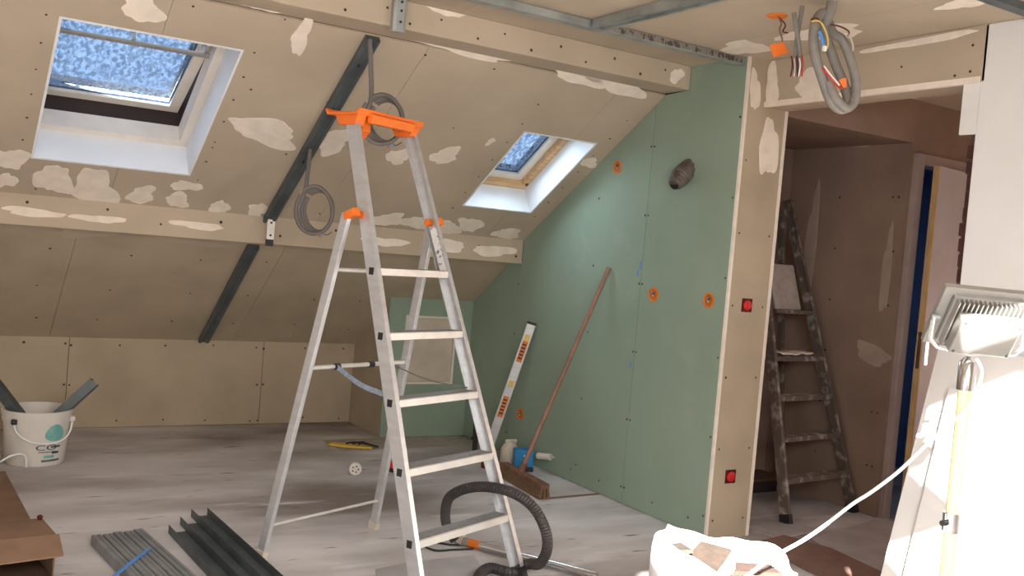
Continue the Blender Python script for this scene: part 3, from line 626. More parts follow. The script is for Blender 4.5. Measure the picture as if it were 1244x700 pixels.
# ------------------------------------------------------------------ electrical boxes, duct, hatch
def socket_ring(px, py, label):
    c = at(px, py, 0, XG); o = thing('socket_box', c, label, 'socket box', 'round socket boxes in the green wall')
    Fm = frame(c, (0, 1, 0), (0, 0, 1), (-1, 0, 0))
    MB(Fm).lathe([(0.041, -0.002), (0.041, 0.004), (0.034, 0.005), (0.031, 0.001), (0.030, 0.0002), (0.030, 0.0)], 24, closed=True).build('box_rim', M_orange2, o, smooth=True)
    MB(Fm).lathe([(0.031, -0.0005), (0.031, 0.0008)], 24).build('box_inside', mat_obox, o)
    for i, m in enumerate((M_ink, M_strap, M_cream)):
        MB(Fm).tube(spline([(-0.012+0.010*i, 0.012, 0.0), (-0.004+0.004*i, 0.006, 0.012), (0.006-0.006*i, -0.010, 0.006)], 5), 0.0035, 6).build('wire', m, o)
    return o
mat_obox = mat('orange_inside', (196, 108, 30), 0.7)
socket_ring(750, 203, 'round orange socket box high on the green wall near the slope')
socket_ring(794, 358, 'round orange socket box beside the green wall seam, right of the broom top')
socket_ring(861, 365, 'round orange socket box close to the pillar edge of the green wall')
socket_ring(632, 503, 'round orange socket box low on the green wall behind the spirit level')
def red_box(px, py, label):
    c = at(px, py, 1, YP); o = thing('switch_box', c, label, 'switch box', 'square red switch boxes on the pillar')
    Fm = frame(c, (1, 0, 0), (0, 0, 1), (0, -1, 0))
    holed(MB(Fm), -0.036, 0.036, -0.036, 0.036, -0.003, 0.004, [(-0.030, 0.030, -0.030, 0.030)]).build('box_rim', M_redd, o)
    MB(Fm).box((-0.031, -0.031, -0.001), (0.031, 0.031, 0.0015)).build('box_back', M_redd, o)
    MB(Fm).lathe([(0.027, 0.0), (0.027, 0.010), (0.022, 0.014)], 20).build('red_insert', M_red, o, smooth=True)
red_box(907, 371, 'square red switch box at shoulder height on the tan pillar')
red_box(887, 579, 'square red switch box near the floor on the tan pillar')
c = at(836, 206, 0, XG); dt = thing('flexible_duct', c, 'stub of grey flexible duct poking out of the green wall', 'duct')
ax_ = (Vector((-0.85, -0.25, -0.38))).normalized(); P = [c + ax_*(0.004*i-0.02) + Vector((0, 0, -0.00003*i*i)) for i in range(40)]
MB().tube(P, lambda i: (0.052 if i < 26 else 0.052-0.0013*(i-26)) + 0.0035*(1 if i % 4 < 2 else -1), 18).build('duct_body', M_foil, dt, smooth=True)
e = P[-1]; MB().tube([e-ax_*0.002, e+ax_*0.0015], 0.026, 14).build('duct_mouth', M_duck, dt)
for x, y, h in ((778, 322, 0.05), (775, 332, 0.035), (766, 443, 0.04)):
    c = at(x, y, 0, XG); MB().box((c.x-0.0008, c.y-0.006, c.z-h/2), (c.x+0.0005, c.y+0.006, c.z+h/2)).build('pen_mark', M_strap, gw)
hx0, hx1, hz0, hz1 = 3.035, 3.43, 0.408, 0.889
ht = thing('access_hatch', ((hx0+hx1)/2, 6.318, hz0), 'square off-white access hatch on the green boxing', 'access hatch')
holed(MB(frame((0, 6.32, 0), (1, 0, 0), Z3, (0, -1, 0))), hx0-0.012, hx1+0.012, hz0-0.012, hz1+0.012, 0, 0.012, [(hx0+.006, hx1-.006, hz0+.006, hz1-.006)]).build('hatch_frame', M_pale, ht, bevel=0.002)
MB().box((hx0+.009, 6.312, hz0+.009), (hx1-.009, 6.3195, hz1-.009)).build('hatch_door', M_cream, ht, bevel=0.002)

# ------------------------------------------------------------------ hanging cables
def ring_path(c, a, b, rx, ry, t0, t1, n=40, ph=0.0, wob=0.0, drift=None):
    out = []
    for i in range(n+1):
        t = t0+(t1-t0)*i/n; k = 1+wob*math.sin(3*t+ph)
        p = c + a*(rx*k*math.cos(t)) + b*(ry*k*math.sin(t))
        if drift: p = p + drift*(i/n)
        out.append(p)
    return out
def coil(name, top, cpx, fdepth, rx, ry, turns, label, tilt=0.0, r=0.0105, wires=True):
    c = deep(cpx[0], cpx[1], fdepth); k = fdepth/FPX; a, b = CR, -CU; rx *= k; ry *= k
    o = thing(name, c, label, 'cable coil')
    st = c + a*(-rx*0.55) + b*(-ry*0.80)
    for i in range(turns):
        MB().tube(ring_path(c+a*(0.006*i)+CF*(0.012*i-0.01), a, b, rx*(1-0.07*i), ry*(1-0.05*i), -2.2, -2.2+2*PI*0.97, 44, i*1.3, 0.02), r, 10).build('cable_turn', M_cable, o, smooth=True)
    top = Vector(top)
    MB().tube(spline([top, top.lerp(st, 0.5)+Vector((0.004, 0, 0)), st, c + a*(-rx)+b*(0.1*ry)], 8), r*1.1, 10).build('cable_drop', M_cable, o, smooth=True)
    if wires:
        for i, m in enumerate((M_red, M_strap, M_ink)):
            s_ = c + a*(rx*(0.15+0.2*i)) + b*(ry*0.95)
            MB().tube(spline([s_, s_+b*0.010+a*0.010, s_+b*(0.022-0.014*i)+a*(0.02+0.01*i)], 5), 0.0022, 6).build('wire_end', m, o)
    return o
u, v = on_slope(448, 42, SU); coil('cable_coil', SU @ Vector((u, v, -0.03)), (464, 146), 4.55, 25, 30, 4, 'grey cable coil hanging behind the orange ladder tray')
u, v = on_slope(376, 176, SU); coil('cable_coil', SU @ Vector((u, v, -0.03)), (382, 256), 5.15, 22, 29, 4, 'grey cable coil hanging in front of the lower boxed beam')
# conduit loop with bundled ends, right of the rail
f3 = 3.85
big = thing('conduit_coil', deep(1015, 75, f3), 'thick grey conduit coil with coloured wires hanging from the ceiling', 'cable coil')
k3 = f3/FPX
def dp3(x, y, f=f3): return deep(x, y, f)
MB().tube(spline([dp3(1013, -40), dp3(1011, 0), dp3(1006, 20), dp3(1001, 34, f3+.03), dp3(1012, 70, f3+.04), dp3(1024, 100, f3+.03), dp3(1030, 122, f3), dp3(1024, 133, f3-.02), dp3(1010, 124, f3-.03), dp3(998, 92, f3-.03), dp3(989, 60, f3-.03), dp3(990, 30, f3-.02), dp3(999, 16, f3), dp3(1006, 24, f3+.01)], 8), 0.020, 12).build('conduit', M_cable2, big, smooth=True)
MB().tube(spline([dp3(1004, 20, f3+.04), dp3(1012, 40, f3+.02), dp3(1024, 50, f3), dp3(1035, 78, f3-.01), dp3(1040, 104, f3-.01), dp3(1037, 124, f3-.02), dp3(1027, 131, f3-.04), dp3(1014, 118, f3-.05), dp3(1006, 100, f3-.04)], 8), 0.019, 12).build('conduit', M_cable2, big, smooth=True)
for i, (m, pts) in enumerate(((M_yellow, [(986, 26), (996, 26), (1003, 38), (1006, 52), (1004, 60)]), (M_strap, [(995, 38), (999, 48), (1001, 58)]), (M_red, [(999, 82), (1006, 92), (1014, 102), (1022, 108)]), (M_sack, [(1001, 80), (1010, 92), (1017, 100), (1020, 104)]), (M_redd, [(1009, 30), (1020, 32), (1031, 38), (1030, 44)]), (M_cream, [(1024, 36), (1032, 44), (1036, 54), (1036, 62)]), (M_redd, [(985, 24), (992, 22), (998, 28)]))):
    MB().tube(spline([deep(x, y, f3-0.055) for x, y in pts], 5), 0.0032 if i != 1 else 0.007, 6).build('wire', m, big, smooth=True)
MB(frame(deep(1023, 101, f3-0.06), CR, -CU, -CF)).prism([(-0.016, -0.010), (0.012, -0.020), (0.014, 0.016), (0.002, 0.022)], lambda a, b, c: (a, b, c), (0, 0.012)).build('orange_tag', M_orange, big)
MB().cbox(deep(1001.5, 59, f3-.06), (0.014, 0.01, 0.02)).build('connector', M_sack, big)
f4 = 3.95
sm = thing('cable_loop', deep(968, 60, f4), 'narrow doubled grey cable with taped ends hanging from the ceiling', 'cable')
MB().tube(spline([deep(979, -30, f4), deep(975, 5, f4), deep(970, 35, f4), deep(966.5, 62, f4), deep(966, 84, f4-.01), deep(968.5, 90, f4-.015), deep(971.5, 84, f4-.015), deep(971, 60, f4-.01), deep(967.5, 35, f4-.02), deep(964.5, 16, f4-.02)], 7), 0.0095, 10).build('cable', M_cable2, sm, smooth=True)
for i, m in enumerate((M_redd, M_cream, M_redd, M_sack, M_red)):
    x = 961.5+3.2*i
    MB().tube(spline([deep(x, 68+i % 2*3, f4-.025), deep(x+1, 80, f4-.03), deep(x-1+i % 3, 93, f4-.028)], 5), 0.003, 6).build('wire_end', m, sm)
ob = thing('ceiling_box', at(944, 19, 2, ZC), 'orange ceiling box with a dangling orange cover and wires', 'junction box')
cc = at(944, 19, 2, ZC); MB(frame(cc, (1, 0, 0), (0, -1, 0), (0, 0, -1))).lathe([(0.045, -0.002), (0.045, 0.004), (0.036, 0.005), (0.034, 0.001)], 24).build('box_rim', M_orange2, ob, smooth=True)
fo = (cc-CO).dot(CF)
MB().tube(spline([cc, deep(949, 28, fo), deep(947, 36, fo), deep(950, 46, fo), deep(951, 54, fo)], 6), 0.004, 6).build('wire', M_wood, ob)
MB().tube(spline([cc, deep(954, 30, fo), deep(951, 38, fo), deep(957, 40, fo)], 6), 0.003, 6).build('wire', M_redd, ob)
MB(frame(deep(946, 60, fo), CR, -CU, CF)).prism([(-0.040, -0.018), (0.018, -0.032), (0.042, 0.014), (-0.022, 0.034)], lambda a, b, c: (a, b, c), (-0.004, 0.004)).build('hanging_cover', M_orange, ob)

# ------------------------------------------------------------------ leaning plasterboard sheets at the right
def leaning_sheet(x0, lean, y0, y1, length, label, m):
    up = Vector((lean, 0, 1)).normalized(); nrm = Vector((-up.z, 0, up.x))
    mb = MB(frame((x0, y0, 0.002), (0, 1, 0), up, nrm)); o = mb.box((0, 0, -0.0125), (y1-y0, length, 0.0)).build('plasterboard_sheet', m, None, bevel=0.002, origin=(x0, (y0+y1)/2, 0))
    return tag(o, label, 'plasterboard', 'plasterboard sheets leaning on the pale wall')
leaning_sheet(3.402, 0.245, 1.30, 2.500, 1.215, 'taller white sheet leaning on the pale wall behind the work lamp', M_white)
leaning_sheet(3.378, 0.232, 1.18, 2.385, 1.045, 'shorter white sheet leaning in front of the taller one', M_white)

# ------------------------------------------------------------------ floodlight on its pole
lc = deep(1189, 388, 3.0); base = Vector((lc.x, lc.y, 0))
wl = thing('work_lamp', base, 'grey floodlight on a yellow pole seen from behind', 'work lamp')
rx_ = (CR*0.99 - CU*0.10).normalized(); nv = (CF*0.80 + CU*0.60); nv = (nv - rx_*nv.dot(rx_)).normalized(); uz = nv.cross(rx_) * -1
if uz.z < 0: uz = -uz
LF = frame(lc, rx_, uz, nv)                       # z of this frame = light direction, away from us
W2, H2 = 0.140, 0.110
holed(MB(LF), -W2, W2, -H2, H2, 0.0, 0.020, [(-W2+.03, W2-.03, -H2+.03, H2-.03)]).build('bezel', M_lampg, wl, bevel=0.006)
MB(LF).box((-W2+.028, -H2+.028, 0.012), (W2-.028, H2-.028, 0.016)).build('front_glass', M_pale, wl)
MB(LF).prism([(-0.108, -0.088), (0.108, -0.088), (0.108, 0.088), (-0.108, 0.088)], lambda a, b, c: (a, b, c), (-0.016, 0.006)).build('housing', M_lampg, wl, bevel=0.004)
for i in range(15):
    x = -0.100+0.2*i/14
    MB(LF).box((x-0.002, -0.084, -0.042), (x+0.002, 0.084, -0.015)).build('cooling_fin', M_lampg, wl)
db = MB(LF).box((-0.094, -0.078, -0.085), (0.094, 0.052, -0.040)).build('driver_box', M_lampg, wl, bevel=0.006)
for x, y in ((-0.083, 0.042), (0.083, 0.042), (-0.083, -0.068), (0.083, -0.068)):
    MB(LF @ Matrix.Translation((x, y, -0.085))).lathe([(0.005, 0.001), (0.005, -0.002)], 10).build('box_screw', M_galv2, db)
for sx in (-1, 1):
    MB(LF).tube([(sx*(W2-0.012), 0.0, -0.012), (sx*(W2+0.014), 0.0, -0.012)], 0.010, 10).build('pivot_bolt', M_galv, wl, smooth=True)
tp = lc + Vector((0, 0, -0.150)) - rx_*0.02
bkp = [LF @ Vector((-W2-0.006, 0.0, -0.012)), lc - rx_*(W2+0.006) - Vector((0, 0, 0.075)), lc - rx_*(W2-0.02) - Vector((0, 0, 0.102)), tp + Vector((0, 0, 0.035)), lc + rx_*(W2-0.02) - Vector((0, 0, 0.102)), lc + rx_*(W2+0.006) - Vector((0, 0, 0.075)), LF @ Vector((W2+0.006, 0.0, -0.012))]
mb = MB()
for p, q in zip(bkp, bkp[1:]): mb.beam(p, q, CF, 0.020, 0.005)
mb.build('mounting_bracket', M_sack, wl)
px_, py_ = tp.x, tp.y
MB(Matrix.Translation((px_, py_, 0))).lathe([(0.026, tp.z-0.075), (0.026, tp.z+0.01), (0.018, tp.z+0.02), (0.010, tp.z+0.03), (0.010, tp.z+0.045)], 20).build('pole_socket', M_chrome, wl, smooth=True)
MB(Matrix.Translation((px_, py_, 0))).lathe([(0.0215, 0.30), (0.0215, tp.z-0.06)], 20).build('pole', M_pole, wl, smooth=True)
MB(Matrix.Translation((px_, py_, 0))).lathe([(0.027, 0.66), (0.027, 0.72)], 20).build('pole_collar', M_chrome, wl, smooth=True)
MB(Matrix.Translation((px_, py_, 0))).tube([(-0.05, 0.0, 0.69), (0, 0, 0.69)], 0.009, 10).build('clamp_knob', M_black, wl, smooth=True)
MB(Matrix.Translation((px_, py_, 0))).lathe([(0.030, 0.26), (0.030, 0.34)], 16).build('tripod_hub', M_black, wl, smooth=True)
for k in range(3):
    a = 0.4+2*PI*k/3; MB().beam((px_, py_, 0.30), (px_+0.30*math.cos(a), py_+0.30*math.sin(a), 0.012), (0, 0, 1), 0.024, 0.016).build('tripod_leg', M_yellow, wl, bevel=0.003)
cab = [(1186, 436, 2.93), (1193, 452, 2.93), (1184, 480, 2.94), (1168, 503, 2.94), (1130, 536, 2.94), (1095, 570, 2.93), (1060, 597, 2.90), (1035, 613, 2.88), (1000, 640, 2.86), (975, 657, 2.84), (945, 674, 2.82), (910, 698, 2.78), (870, 735, 2.7), (820, 800, 2.55)]
cp = spline([deep(*c) for c in cab], 6)
e = cp[-1]; cp += spline([e, Vector((e.x-0.05, e.y-0.02, max(0.006, e.z-0.3))), Vector((e.x-0.15, e.y-0.10, 0.007)), Vector((e.x-0.4, e.y-0.2, 0.007))], 6)[1:]
tag(MB().tube(cp, 0.0055, 10).build('lamp_cable', M_sack, None, smooth=True, origin=cp[-1]), 'white power cable looping from the work lamp past the sack', 'cable')

# ------------------------------------------------------------------ rubble sack in the foreground
sc = Vector((2.36, 2.31, 0)); hs = 0.47
sk = thing('rubble_sack', sc, 'white rubble sack with crumpled rim in the foreground', 'sack')
n = 64; prof = [(0.20, 0.002), (0.232, 0.03), (0.240, 0.12), (0.250, 0.22), (0.256, 0.32), (0.252, 0.41), (0.246, 0.455), (0.240, 0.475), (0.232, 0.462), (0.232, 0.40), (0.236, 0.30), (0.232, 0.22)]
def sackfn(p, c):
    z = p[2]; r = math.hypot(p[0], p[1]); k = z/0.47
    q = 1 + 0.035*math.sin(2*c+0.6)*k + 0.025*math.sin(5*c+1.0)*k + 0.022*noise.noise(Vector((3*math.cos(c), 3*math.sin(c), z*5)))
    q *= 1 + 0.05*math.cos(4*c)*0.6                                     # squarish body
    zz = z
    if z > 0.38:
        zz = z + (z-0.38)/0.095*(0.012*math.sin(2*c+2.2) + 0.010*math.sin(4*c+0.5) + 0.004*math.sin(11*c))
        q *= 1 + 0.03*math.sin(7*c+2)*(z-0.38)/0.09
    zz -= max(0.0, z-0.15)/0.32*0.034*(math.cos(c)*CR.x+math.sin(c)*CR.y)
    return (r*q*math.cos(c), r*q*math.sin(c), zz)
MB(Matrix.Translation(sc)).lathe(prof, n, sackfn).build('sack_body', M_sack, sk, smooth=True)
fl_ = MB(Matrix.Translation(sc))
def flap(c0, c1, drop, m=10, inward=False, name='folded_rim'):
    mb = MB(Matrix.Translation(sc)); vs = []
    for i in range(m+1):
        c = c0+(c1-c0)*i/m; k = math.sin(PI*i/m)
        for j in range(4):
            t = j/3; r = (0.246 + 0.018*math.sin(PI*t)) if not inward else (0.238 - 0.10*t*k)
            z = 0.474 - 0.034*(math.cos(c)*CR.x+math.sin(c)*CR.y) + 0.012*math.sin(6*c) - drop*t*(0.4+0.6*k) + (0.0 if inward else 0.01*math.sin(PI*t))
            vs.append((r*math.cos(c), r*math.sin(c), z))
    mb.add(vs, [(i*4+j, i*4+j+1, (i+1)*4+j+1, (i+1)*4+j) for i in range(m) for j in range(3)])
    o = mb.build(name, M_sack, sk, smooth=True); s_ = o.modifiers.new('thick', 'SOLIDIFY'); s_.thickness = 0.004
flap(3.3, 4.3, 0.08)
for i, (x, y, z, sx, sy, sz, rz, lb) in enumerate(((-.02, .06, .435, .22, .12, .012, .5, 'largest brown board offcut sticking up in the rubble sack'), (.08, -.06, .42, .16, .10, .012, -.5, 'reddish wooden offcut at the right inside the rubble sack'), (-.12, .115, .455, .12, .09, .012, 1.1, 'small dark offcut for the shaded notch at the left inside the rubble sack'))):
    Fm = Matrix.Translation(sc+Vector((x, y, z))) @ Matrix.Rotation(rz, 4, 'Z') @ Matrix.Rotation(0.10-0.1*i, 4, 'X') @ Matrix.Rotation(0.10*i-0.1, 4, 'Y')
    tag(MB(Fm).prism([(-sx/2, -sy/2), (sx/2, -sy/2*0.8), (sx/2*0.85, sy/2), (-sx/3, sy/2*0.9)], lambda a, b, c: (a, b, c), (0, sz)).build('board_offcut', (M_offc, M_offc2, M_offc)[i], None, origin=sc+Vector((x, y, z))), lb, 'offcut', 'offcuts in the sack')
fd_ = MB(Matrix.Translation(sc)).lathe([(0.205, 0.10), (0.215, 0.24), (0.19, 0.30), (0.11, 0.31), (0.02, 0.315)], 28, lambda p, c: (p[0], p[1], p[2]+0.02*noise.noise(Vector((p[0]*16, p[1]*16, 0))))).build('rubble', M_rub, None, smooth=True, origin=sc+Vector((0, 0, .2)))
tag(fd_, 'grey rubble filling the white sack', 'rubble', kind='stuff')

# ------------------------------------------------------------------ bucket at the left with two profiles
bc = at(41, 560, 2, 0.0); bc = Vector((0.615, 6.02, 0))
bu = thing('bucket', bc, 'white plastic bucket with teal logo at the left', 'bucket')
MB(Matrix.Translation(bc)).lathe([(0.150, 0.0), (0.156, 0.006), (0.172, 0.24), (0.174, 0.241), (0.180, 0.242), (0.186, 0.302), (0.187, 0.310), (0.181, 0.310), (0.176, 0.250), (0.168, 0.240), (0.148, 0.012), (0.05, 0.010)], 40).build('bucket_body', M_bucket, bu, smooth=True)
hd = []
toc = math.atan2(-bc.y, -bc.x)     # side facing the camera
for i in range(25):
    t = PI*i/24; c = toc + 0.35 - 1.0*math.cos(t); rr = 0.187
    hd.append(bc + Vector((rr*math.cos(c), rr*math.sin(c), 0.255-0.118*math.sin(t)**0.9)))
MB().tube(hd, 0.0055, 8).build('bucket_handle', M_sack, bu, smooth=True)
for p in (hd[0], hd[-1]): MB().cbox(p, (0.03, 0.03, 0.03)).build('handle_lug', M_black if p is hd[0] else M_bucket, bu, bevel=0.006)
def wrap(vs, fs, ang, z0, name, m, off=0.0015):
    out = []
    for v in vs:
        z = z0+v.y; r = 0.156+0.016*(z-0.006)/0.234+off+v.z; c = toc + ang + v.x/0.165
        out.append(bc + Vector((r*math.cos(c), r*math.sin(c), z)))
    MB().add(out, fs).build(name, m, bu)
vs, fs = text_mesh('CO', 0.062); vs = [Vector((v.x*1.25, v.y*0.70, v.z)) for v in vs]
wrap(vs, fs, 0.0, 0.096, 'lettering', M_ink, 0.0035)
drop = [(0.055*math.cos(t)*(1-0.25*math.sin(t)) , 0.048*math.sin(t)) for t in [2*PI*i/28 for i in range(28)]]
rg_ = [Vector((x*k/5, y*k/5, 0)) for k in range(1, 6) for x, y in drop] + [Vector((0, 0, 0))]
wrap(rg_, [(k*28+i, k*28+(i+1) % 28, (k+1)*28+(i+1) % 28, (k+1)*28+i) for k in range(4) for i in range(28)] + [(140, i, (i+1) % 28) for i in range(28)], 0.62, 0.192, 'teal_logo', M_teal, 0.002)
def dash(ang, z, l, h, m, nm): wrap([Vector((l*i/8, y, 0)) for i in range(9) for y in (0, h)], [(2*i, 2*i+2, 2*i+3, 2*i+1) for i in range(8)], ang, z, nm, m)
dash(0.50, 0.106, 0.060, 0.012, M_ink2, 'print_line'); dash(0.10, 0.082, 0.10, 0.005, M_ink2, 'print_line'); dash(0.55, 0.072, 0.045, 0.012, M_ink, 'print_line'); dash(0.28, 0.050, 0.06, 0.014, M_teal, 'print_line'); dash(0.22, 0.028, 0.11, 0.012, M_ink2, 'print_line')
def stick(px0, px1, f0, f1, label, m):
    p, q = deep(*px0, f0), deep(*px1, f1); sd = CF
    o = thing('metal_offcut', p, label, 'metal profile', 'metal offcuts standing in the bucket')
    MB().sweep(p, q, sd, [(-0.024, -0.027), (0.024, -0.027), (0.024, -0.018), (0.022, -0.018), (0.022, -0.025), (-0.022, -0.025), (-0.022, 0.025), (0.022, 0.025), (0.022, 0.018), (0.024, 0.018), (0.024, 0.027), (-0.024, 0.027)]).build('profile_body', m, o)
fb = (bc-CO).dot(CF)
stick((48, 525), (115, 464), fb-0.02, fb+0.06, 'dark metal offcut leaning right out of the bucket', M_galv2)
stick((40, 526), (-12, 458), fb-0.05, fb+0.02, 'dark metal offcut leaning left out of the bucket', M_galv2)
# power block and its lead
pb = at(-6, 562, 2, 0.03); po = thing('socket_block', Vector((pb.x, pb.y-0.05, 0)), 'white extension socket at the left edge beside the bucket', 'extension socket')
PBc = Vector((pb.x-0.02, pb.y-0.10, 0))
MB().box(PBc+Vector((-0.09, -0.03, 0.0)), PBc+Vector((0.035, 0.03, 0.10))).build('block_body', M_sack, po, bevel=0.008)
MB().tube([PBc+Vector((0.0, -0.031, 0.05)), PBc+Vector((0.0, -0.027, 0.05))], 0.018, 14).build('socket_hole', M_black, po)
MB().tube(spline([PBc+Vector((0.036, 0, 0.055)), PBc+Vector((0.085, 0.0, 0.085)), PBc+Vector((0.14, 0.02, 0.09)), PBc+Vector((0.165, 0.04, 0.06)), PBc+Vector((0.17, 0.05, 0.008))], 6), 0.006, 8).build('lead', M_sack, po, smooth=True)

# ------------------------------------------------------------------ cardboard at the lower left
g = [at(0, 574, 2, 0), at(6, 574, 2, 0), at(42, 642, 2, 0), at(0, 648, 2, 0)]
g = [Vector((0.05, g[1].y, 0)), g[1], g[2], Vector((-0.05, g[2].y-0.05, 0))]
cs = MB().add([p+Vector((0, 0, 0.001)) for p in g]+[p+Vector((0, 0, 0.007)) for p in g], [(0,3,2,1),(4,5,6,7),(0,1,5,4),(1,2,6,5),(2,3,7,6),(3,0,4,7)]).build('cardboard_sheet', M_card, None, origin=g[2])
tag(cs, 'flat brown cardboard sheet lying on the floor below the bucket', 'cardboard')
cb = Vector((0.25, 4.20, 0)); cbx = thing('cardboard_box', cb, 'open brown cardboard box lying on its side at the lower left', 'cardboard box')
BX = Matrix.Translation(cb) @ Matrix.Rotation(0.12, 4, 'Z')
t_ = 0.006
MB(BX).box((-0.40, -0.20, 0.17), (0.235, 0.04, 0.17+t_)).build('box_top', M_card, cbx)
MB(BX).box((0.235-t_, -0.20, t_), (0.235, 0.04, 0.17)).build('box_side', M_card, cbx)
MB(BX).box((-0.40, -0.20, 0.002), (0.235, 0.04, 0.002+t_)).build('box_bottom', M_cardd, cbx)
MB(BX).box((-0.40, 0.04-t_, t_+.002), (0.235-t_, 0.04, 0.17)).build('box_back', M_cardd, cbx)
MB(BX).prism([(-0.40, 0), (0.245, 0), (0.235, 0.13), (-0.40, 0.14)], lambda a, b, c: (a, -0.20-b*0.93, 0.172+c-b*0.36), (0, t_)).build('box_flap', M_card, cbx)
MB(BX).lathe([(0.008, 0.176), (0.012, 0.19), (0.005, 0.196)], 10, lambda p, c: (p[0]+0.222, p[1]+0.02, p[2])).build('plastic_clip', M_redd, cbx)

# ------------------------------------------------------------------ metal profiles on the floor
def floor_stud(name, p, q, i, width, prof, label, group, m):
    o = MB().sweep(p, q, Vector((0, 0, 1)).cross((Vector(q)-Vector(p)).normalized()), prof).build(name, m, None, origin=p)
    return tag(o, label, 'metal profile', group)
a0, a1 = at(108, 661, 2, 0.0), at(174, 654, 2, 0.0)
di = (at(225, 700, 2, 0)-a1); di.z = 0; di.normalize(); sd = (a1-a0); sd.z = 0; wdt = sd.length/5
sd = Vector((-di.y, di.x, 0)); sd = sd if sd.dot(a1-a0) > 0 else -sd
names = ('leftmost', 'second from left', 'middle', 'fourth from left', 'rightmost')
U = [(-0.46, 0.002), (-0.46, 0.040), (-0.40, 0.044), (-0.08, 0.044), (-0.05, 0.041), (0.05, 0.041), (0.08, 0.044), (0.40, 0.044), (0.46, 0.040), (0.46, 0.002), (0.43, 0.002), (0.43, 0.039), (-0.43, 0.039), (-0.43, 0.002)]
for i in range(5):
    p = a0 + sd*(wdt*(i+0.5)) + di*(0.01*(i % 2)+0.015*(4-i)*0.3); q = p + di*1.6
    mb = MB(frame(p, sd, di, Z3)).prism([(u*wdt*0.97, z) for u, z in U], lambda a, b, c: (a, c, b), (0, 1.6))
    tag(mb.build('floor_stud', M_galv3, None, origin=p), 'metal stud lying on the floor, ' + names[i] + ' of the strapped five', 'metal stud', 'strapped studs on the floor')
sA, sB = at(181, 667, 2, .047), at(136, 702, 2, .047)
mb = MB(); k = (sA-sB).normalized(); nn = k.cross(Z3)
mb.beam(sA+k*0.002, sB-k*0.1, Z3, 0.004, 0.016)
tag(mb.build('strap', M_strap, None, origin=sA), 'light blue strap across the bundle of floor studs', 'strap')
# open channels, flanges up
b0, b1 = at(204, 648, 2, 0.0), at(236, 628, 2, 0.0)
dj = (at(254, 703, 2, 0)-b0); dj.z = 0; dj.normalize(); sj = Vector((-dj.y, dj.x, 0)); sj = sj if sj.dot(b1-b0) > 0 else -sj
nm = ('leftmost', 'middle', 'rightmost')
wch = 0.082
for i in range(3):
    p = b0 + sj*(wch*(i+0.5)) - dj*(0.11*i); hgt = 0.040
    g_ = 0.0016; h_ = wch/2-0.001
    O = [(-h_, 0.001), (h_, 0.001), (h_, hgt), (h_-g_, hgt), (h_-g_, g_), (-h_+g_, g_), (-h_+g_, hgt), (-h_, hgt)]
    mb = MB(frame(p, sj, dj, Z3)).prism(O, lambda a, b, c: (a, c, b), (0, 1.75))
    tag(mb.build('floor_channel', M_galv2, None, origin=p), 'open metal channel on the floor by the ladder, ' + nm[i] + ' of three', 'metal channel', 'open channels on the floor')

# ------------------------------------------------------------------ vacuum hose and wand
A0, B0 = at(556, 664, 2, 0.03), at(666, 706, 2, 0.02)
pn = (B0-A0); pn.z = 0; pn = Vector((-pn.y, pn.x, 0)).normalized()
def on_plane(x, y, p0, nrm): d = ray(x, y); return CO + d*((p0-CO).dot(nrm)/d.dot(nrm))
tilt = (pn + Vector((0, 0, 0.35))).normalized() if pn.dot(CF) > 0 else (pn - Vector((0, 0, 0.35))).normalized()
hp = [on_plane(x, y, A0, tilt) for x, y in ((553, 657), (543, 640), (541, 622), (545, 606), (557, 597), (575, 592), (595, 592), (618, 597), (640, 609), (655, 627), (664, 650), (664, 670), (655, 685), (640, 694))]
hp = [Vector((p.x, p.y, max(0.024, p.z, {len(hp)-3: 0.066, len(hp)-2: 0.068, len(hp)-1: 0.060}.get(i, 0)))) for i, p in enumerate(hp)]
e = hp[-1]; g2 = [at(x, y, 2, 0.024) for x, y in ((622, 696), (596, 690), (582, 700), (584, 716), (612, 730), (660, 722), (712, 716), (742, 712), (770, 722), (800, 740))]
path = spline(hp+g2, 14)
tmp = []; acc = 0
for p, q in zip(path, path[1:]):
    L = (q-p).length; n_ = max(1, round(L/0.006))
    tmp += [p.lerp(q, k/n_) for k in range(n_)]
hs_ = thing('vacuum_hose', Vector((A0.x, A0.y, 0)), 'thick black ribbed vacuum hose looped on the floor behind the ladder', 'hose')
MB().tube(tmp, lambda i: 0.0225 + (0.0016 if i % 2 else -0.0012), 14).build('hose_body', M_hose, hs_, smooth=False)
wa, wbp = at(576, 661, 2, 0.022), at(726, 700, 2, 0.022)
wd_ = (wbp-wa).normalized()
vw = thing('vacuum_wand', Vector((wa.x, wa.y, 0)), 'shiny chrome vacuum tube with orange cuff lying on the floor', 'vacuum tube')
MB().tube([wa, wa.lerp(wbp, .47), wbp], 0.0165, 14).build('wand_tube', M_chrome, vw, smooth=True)
MB().tube([wa-wd_*0.03, wa+wd_*0.03], 0.0205, 14).build('orange_cuff', M_orange2, vw, smooth=True)
MB().tube([wa-wd_*0.10, wa-wd_*0.03], lambda i: 0.0205, 14).build('grip', M_galv, vw, smooth=True)
MB().tube([wa-wd_*0.085+Z3*0.005, wa-wd_*0.06+Z3*0.005], 0.027, 14).build('tape_band', M_cream, vw, smooth=True)
for i, pts in enumerate((((515, 655), (530, 659), (548, 662), (562, 662)), ((515, 664), (530, 669), (550, 668), (575, 667)))):
    P = spline([at(x, y, 2, 0.006) for x, y in pts], 6)
    tag(MB().tube(P, 0.005, 8).build('floor_cable', M_black, None, smooth=True, origin=P[0]), ('upper', 'lower')[i] + ' of two thin black cables on the floor left of the vacuum tube', 'cable', 'thin black floor cables')

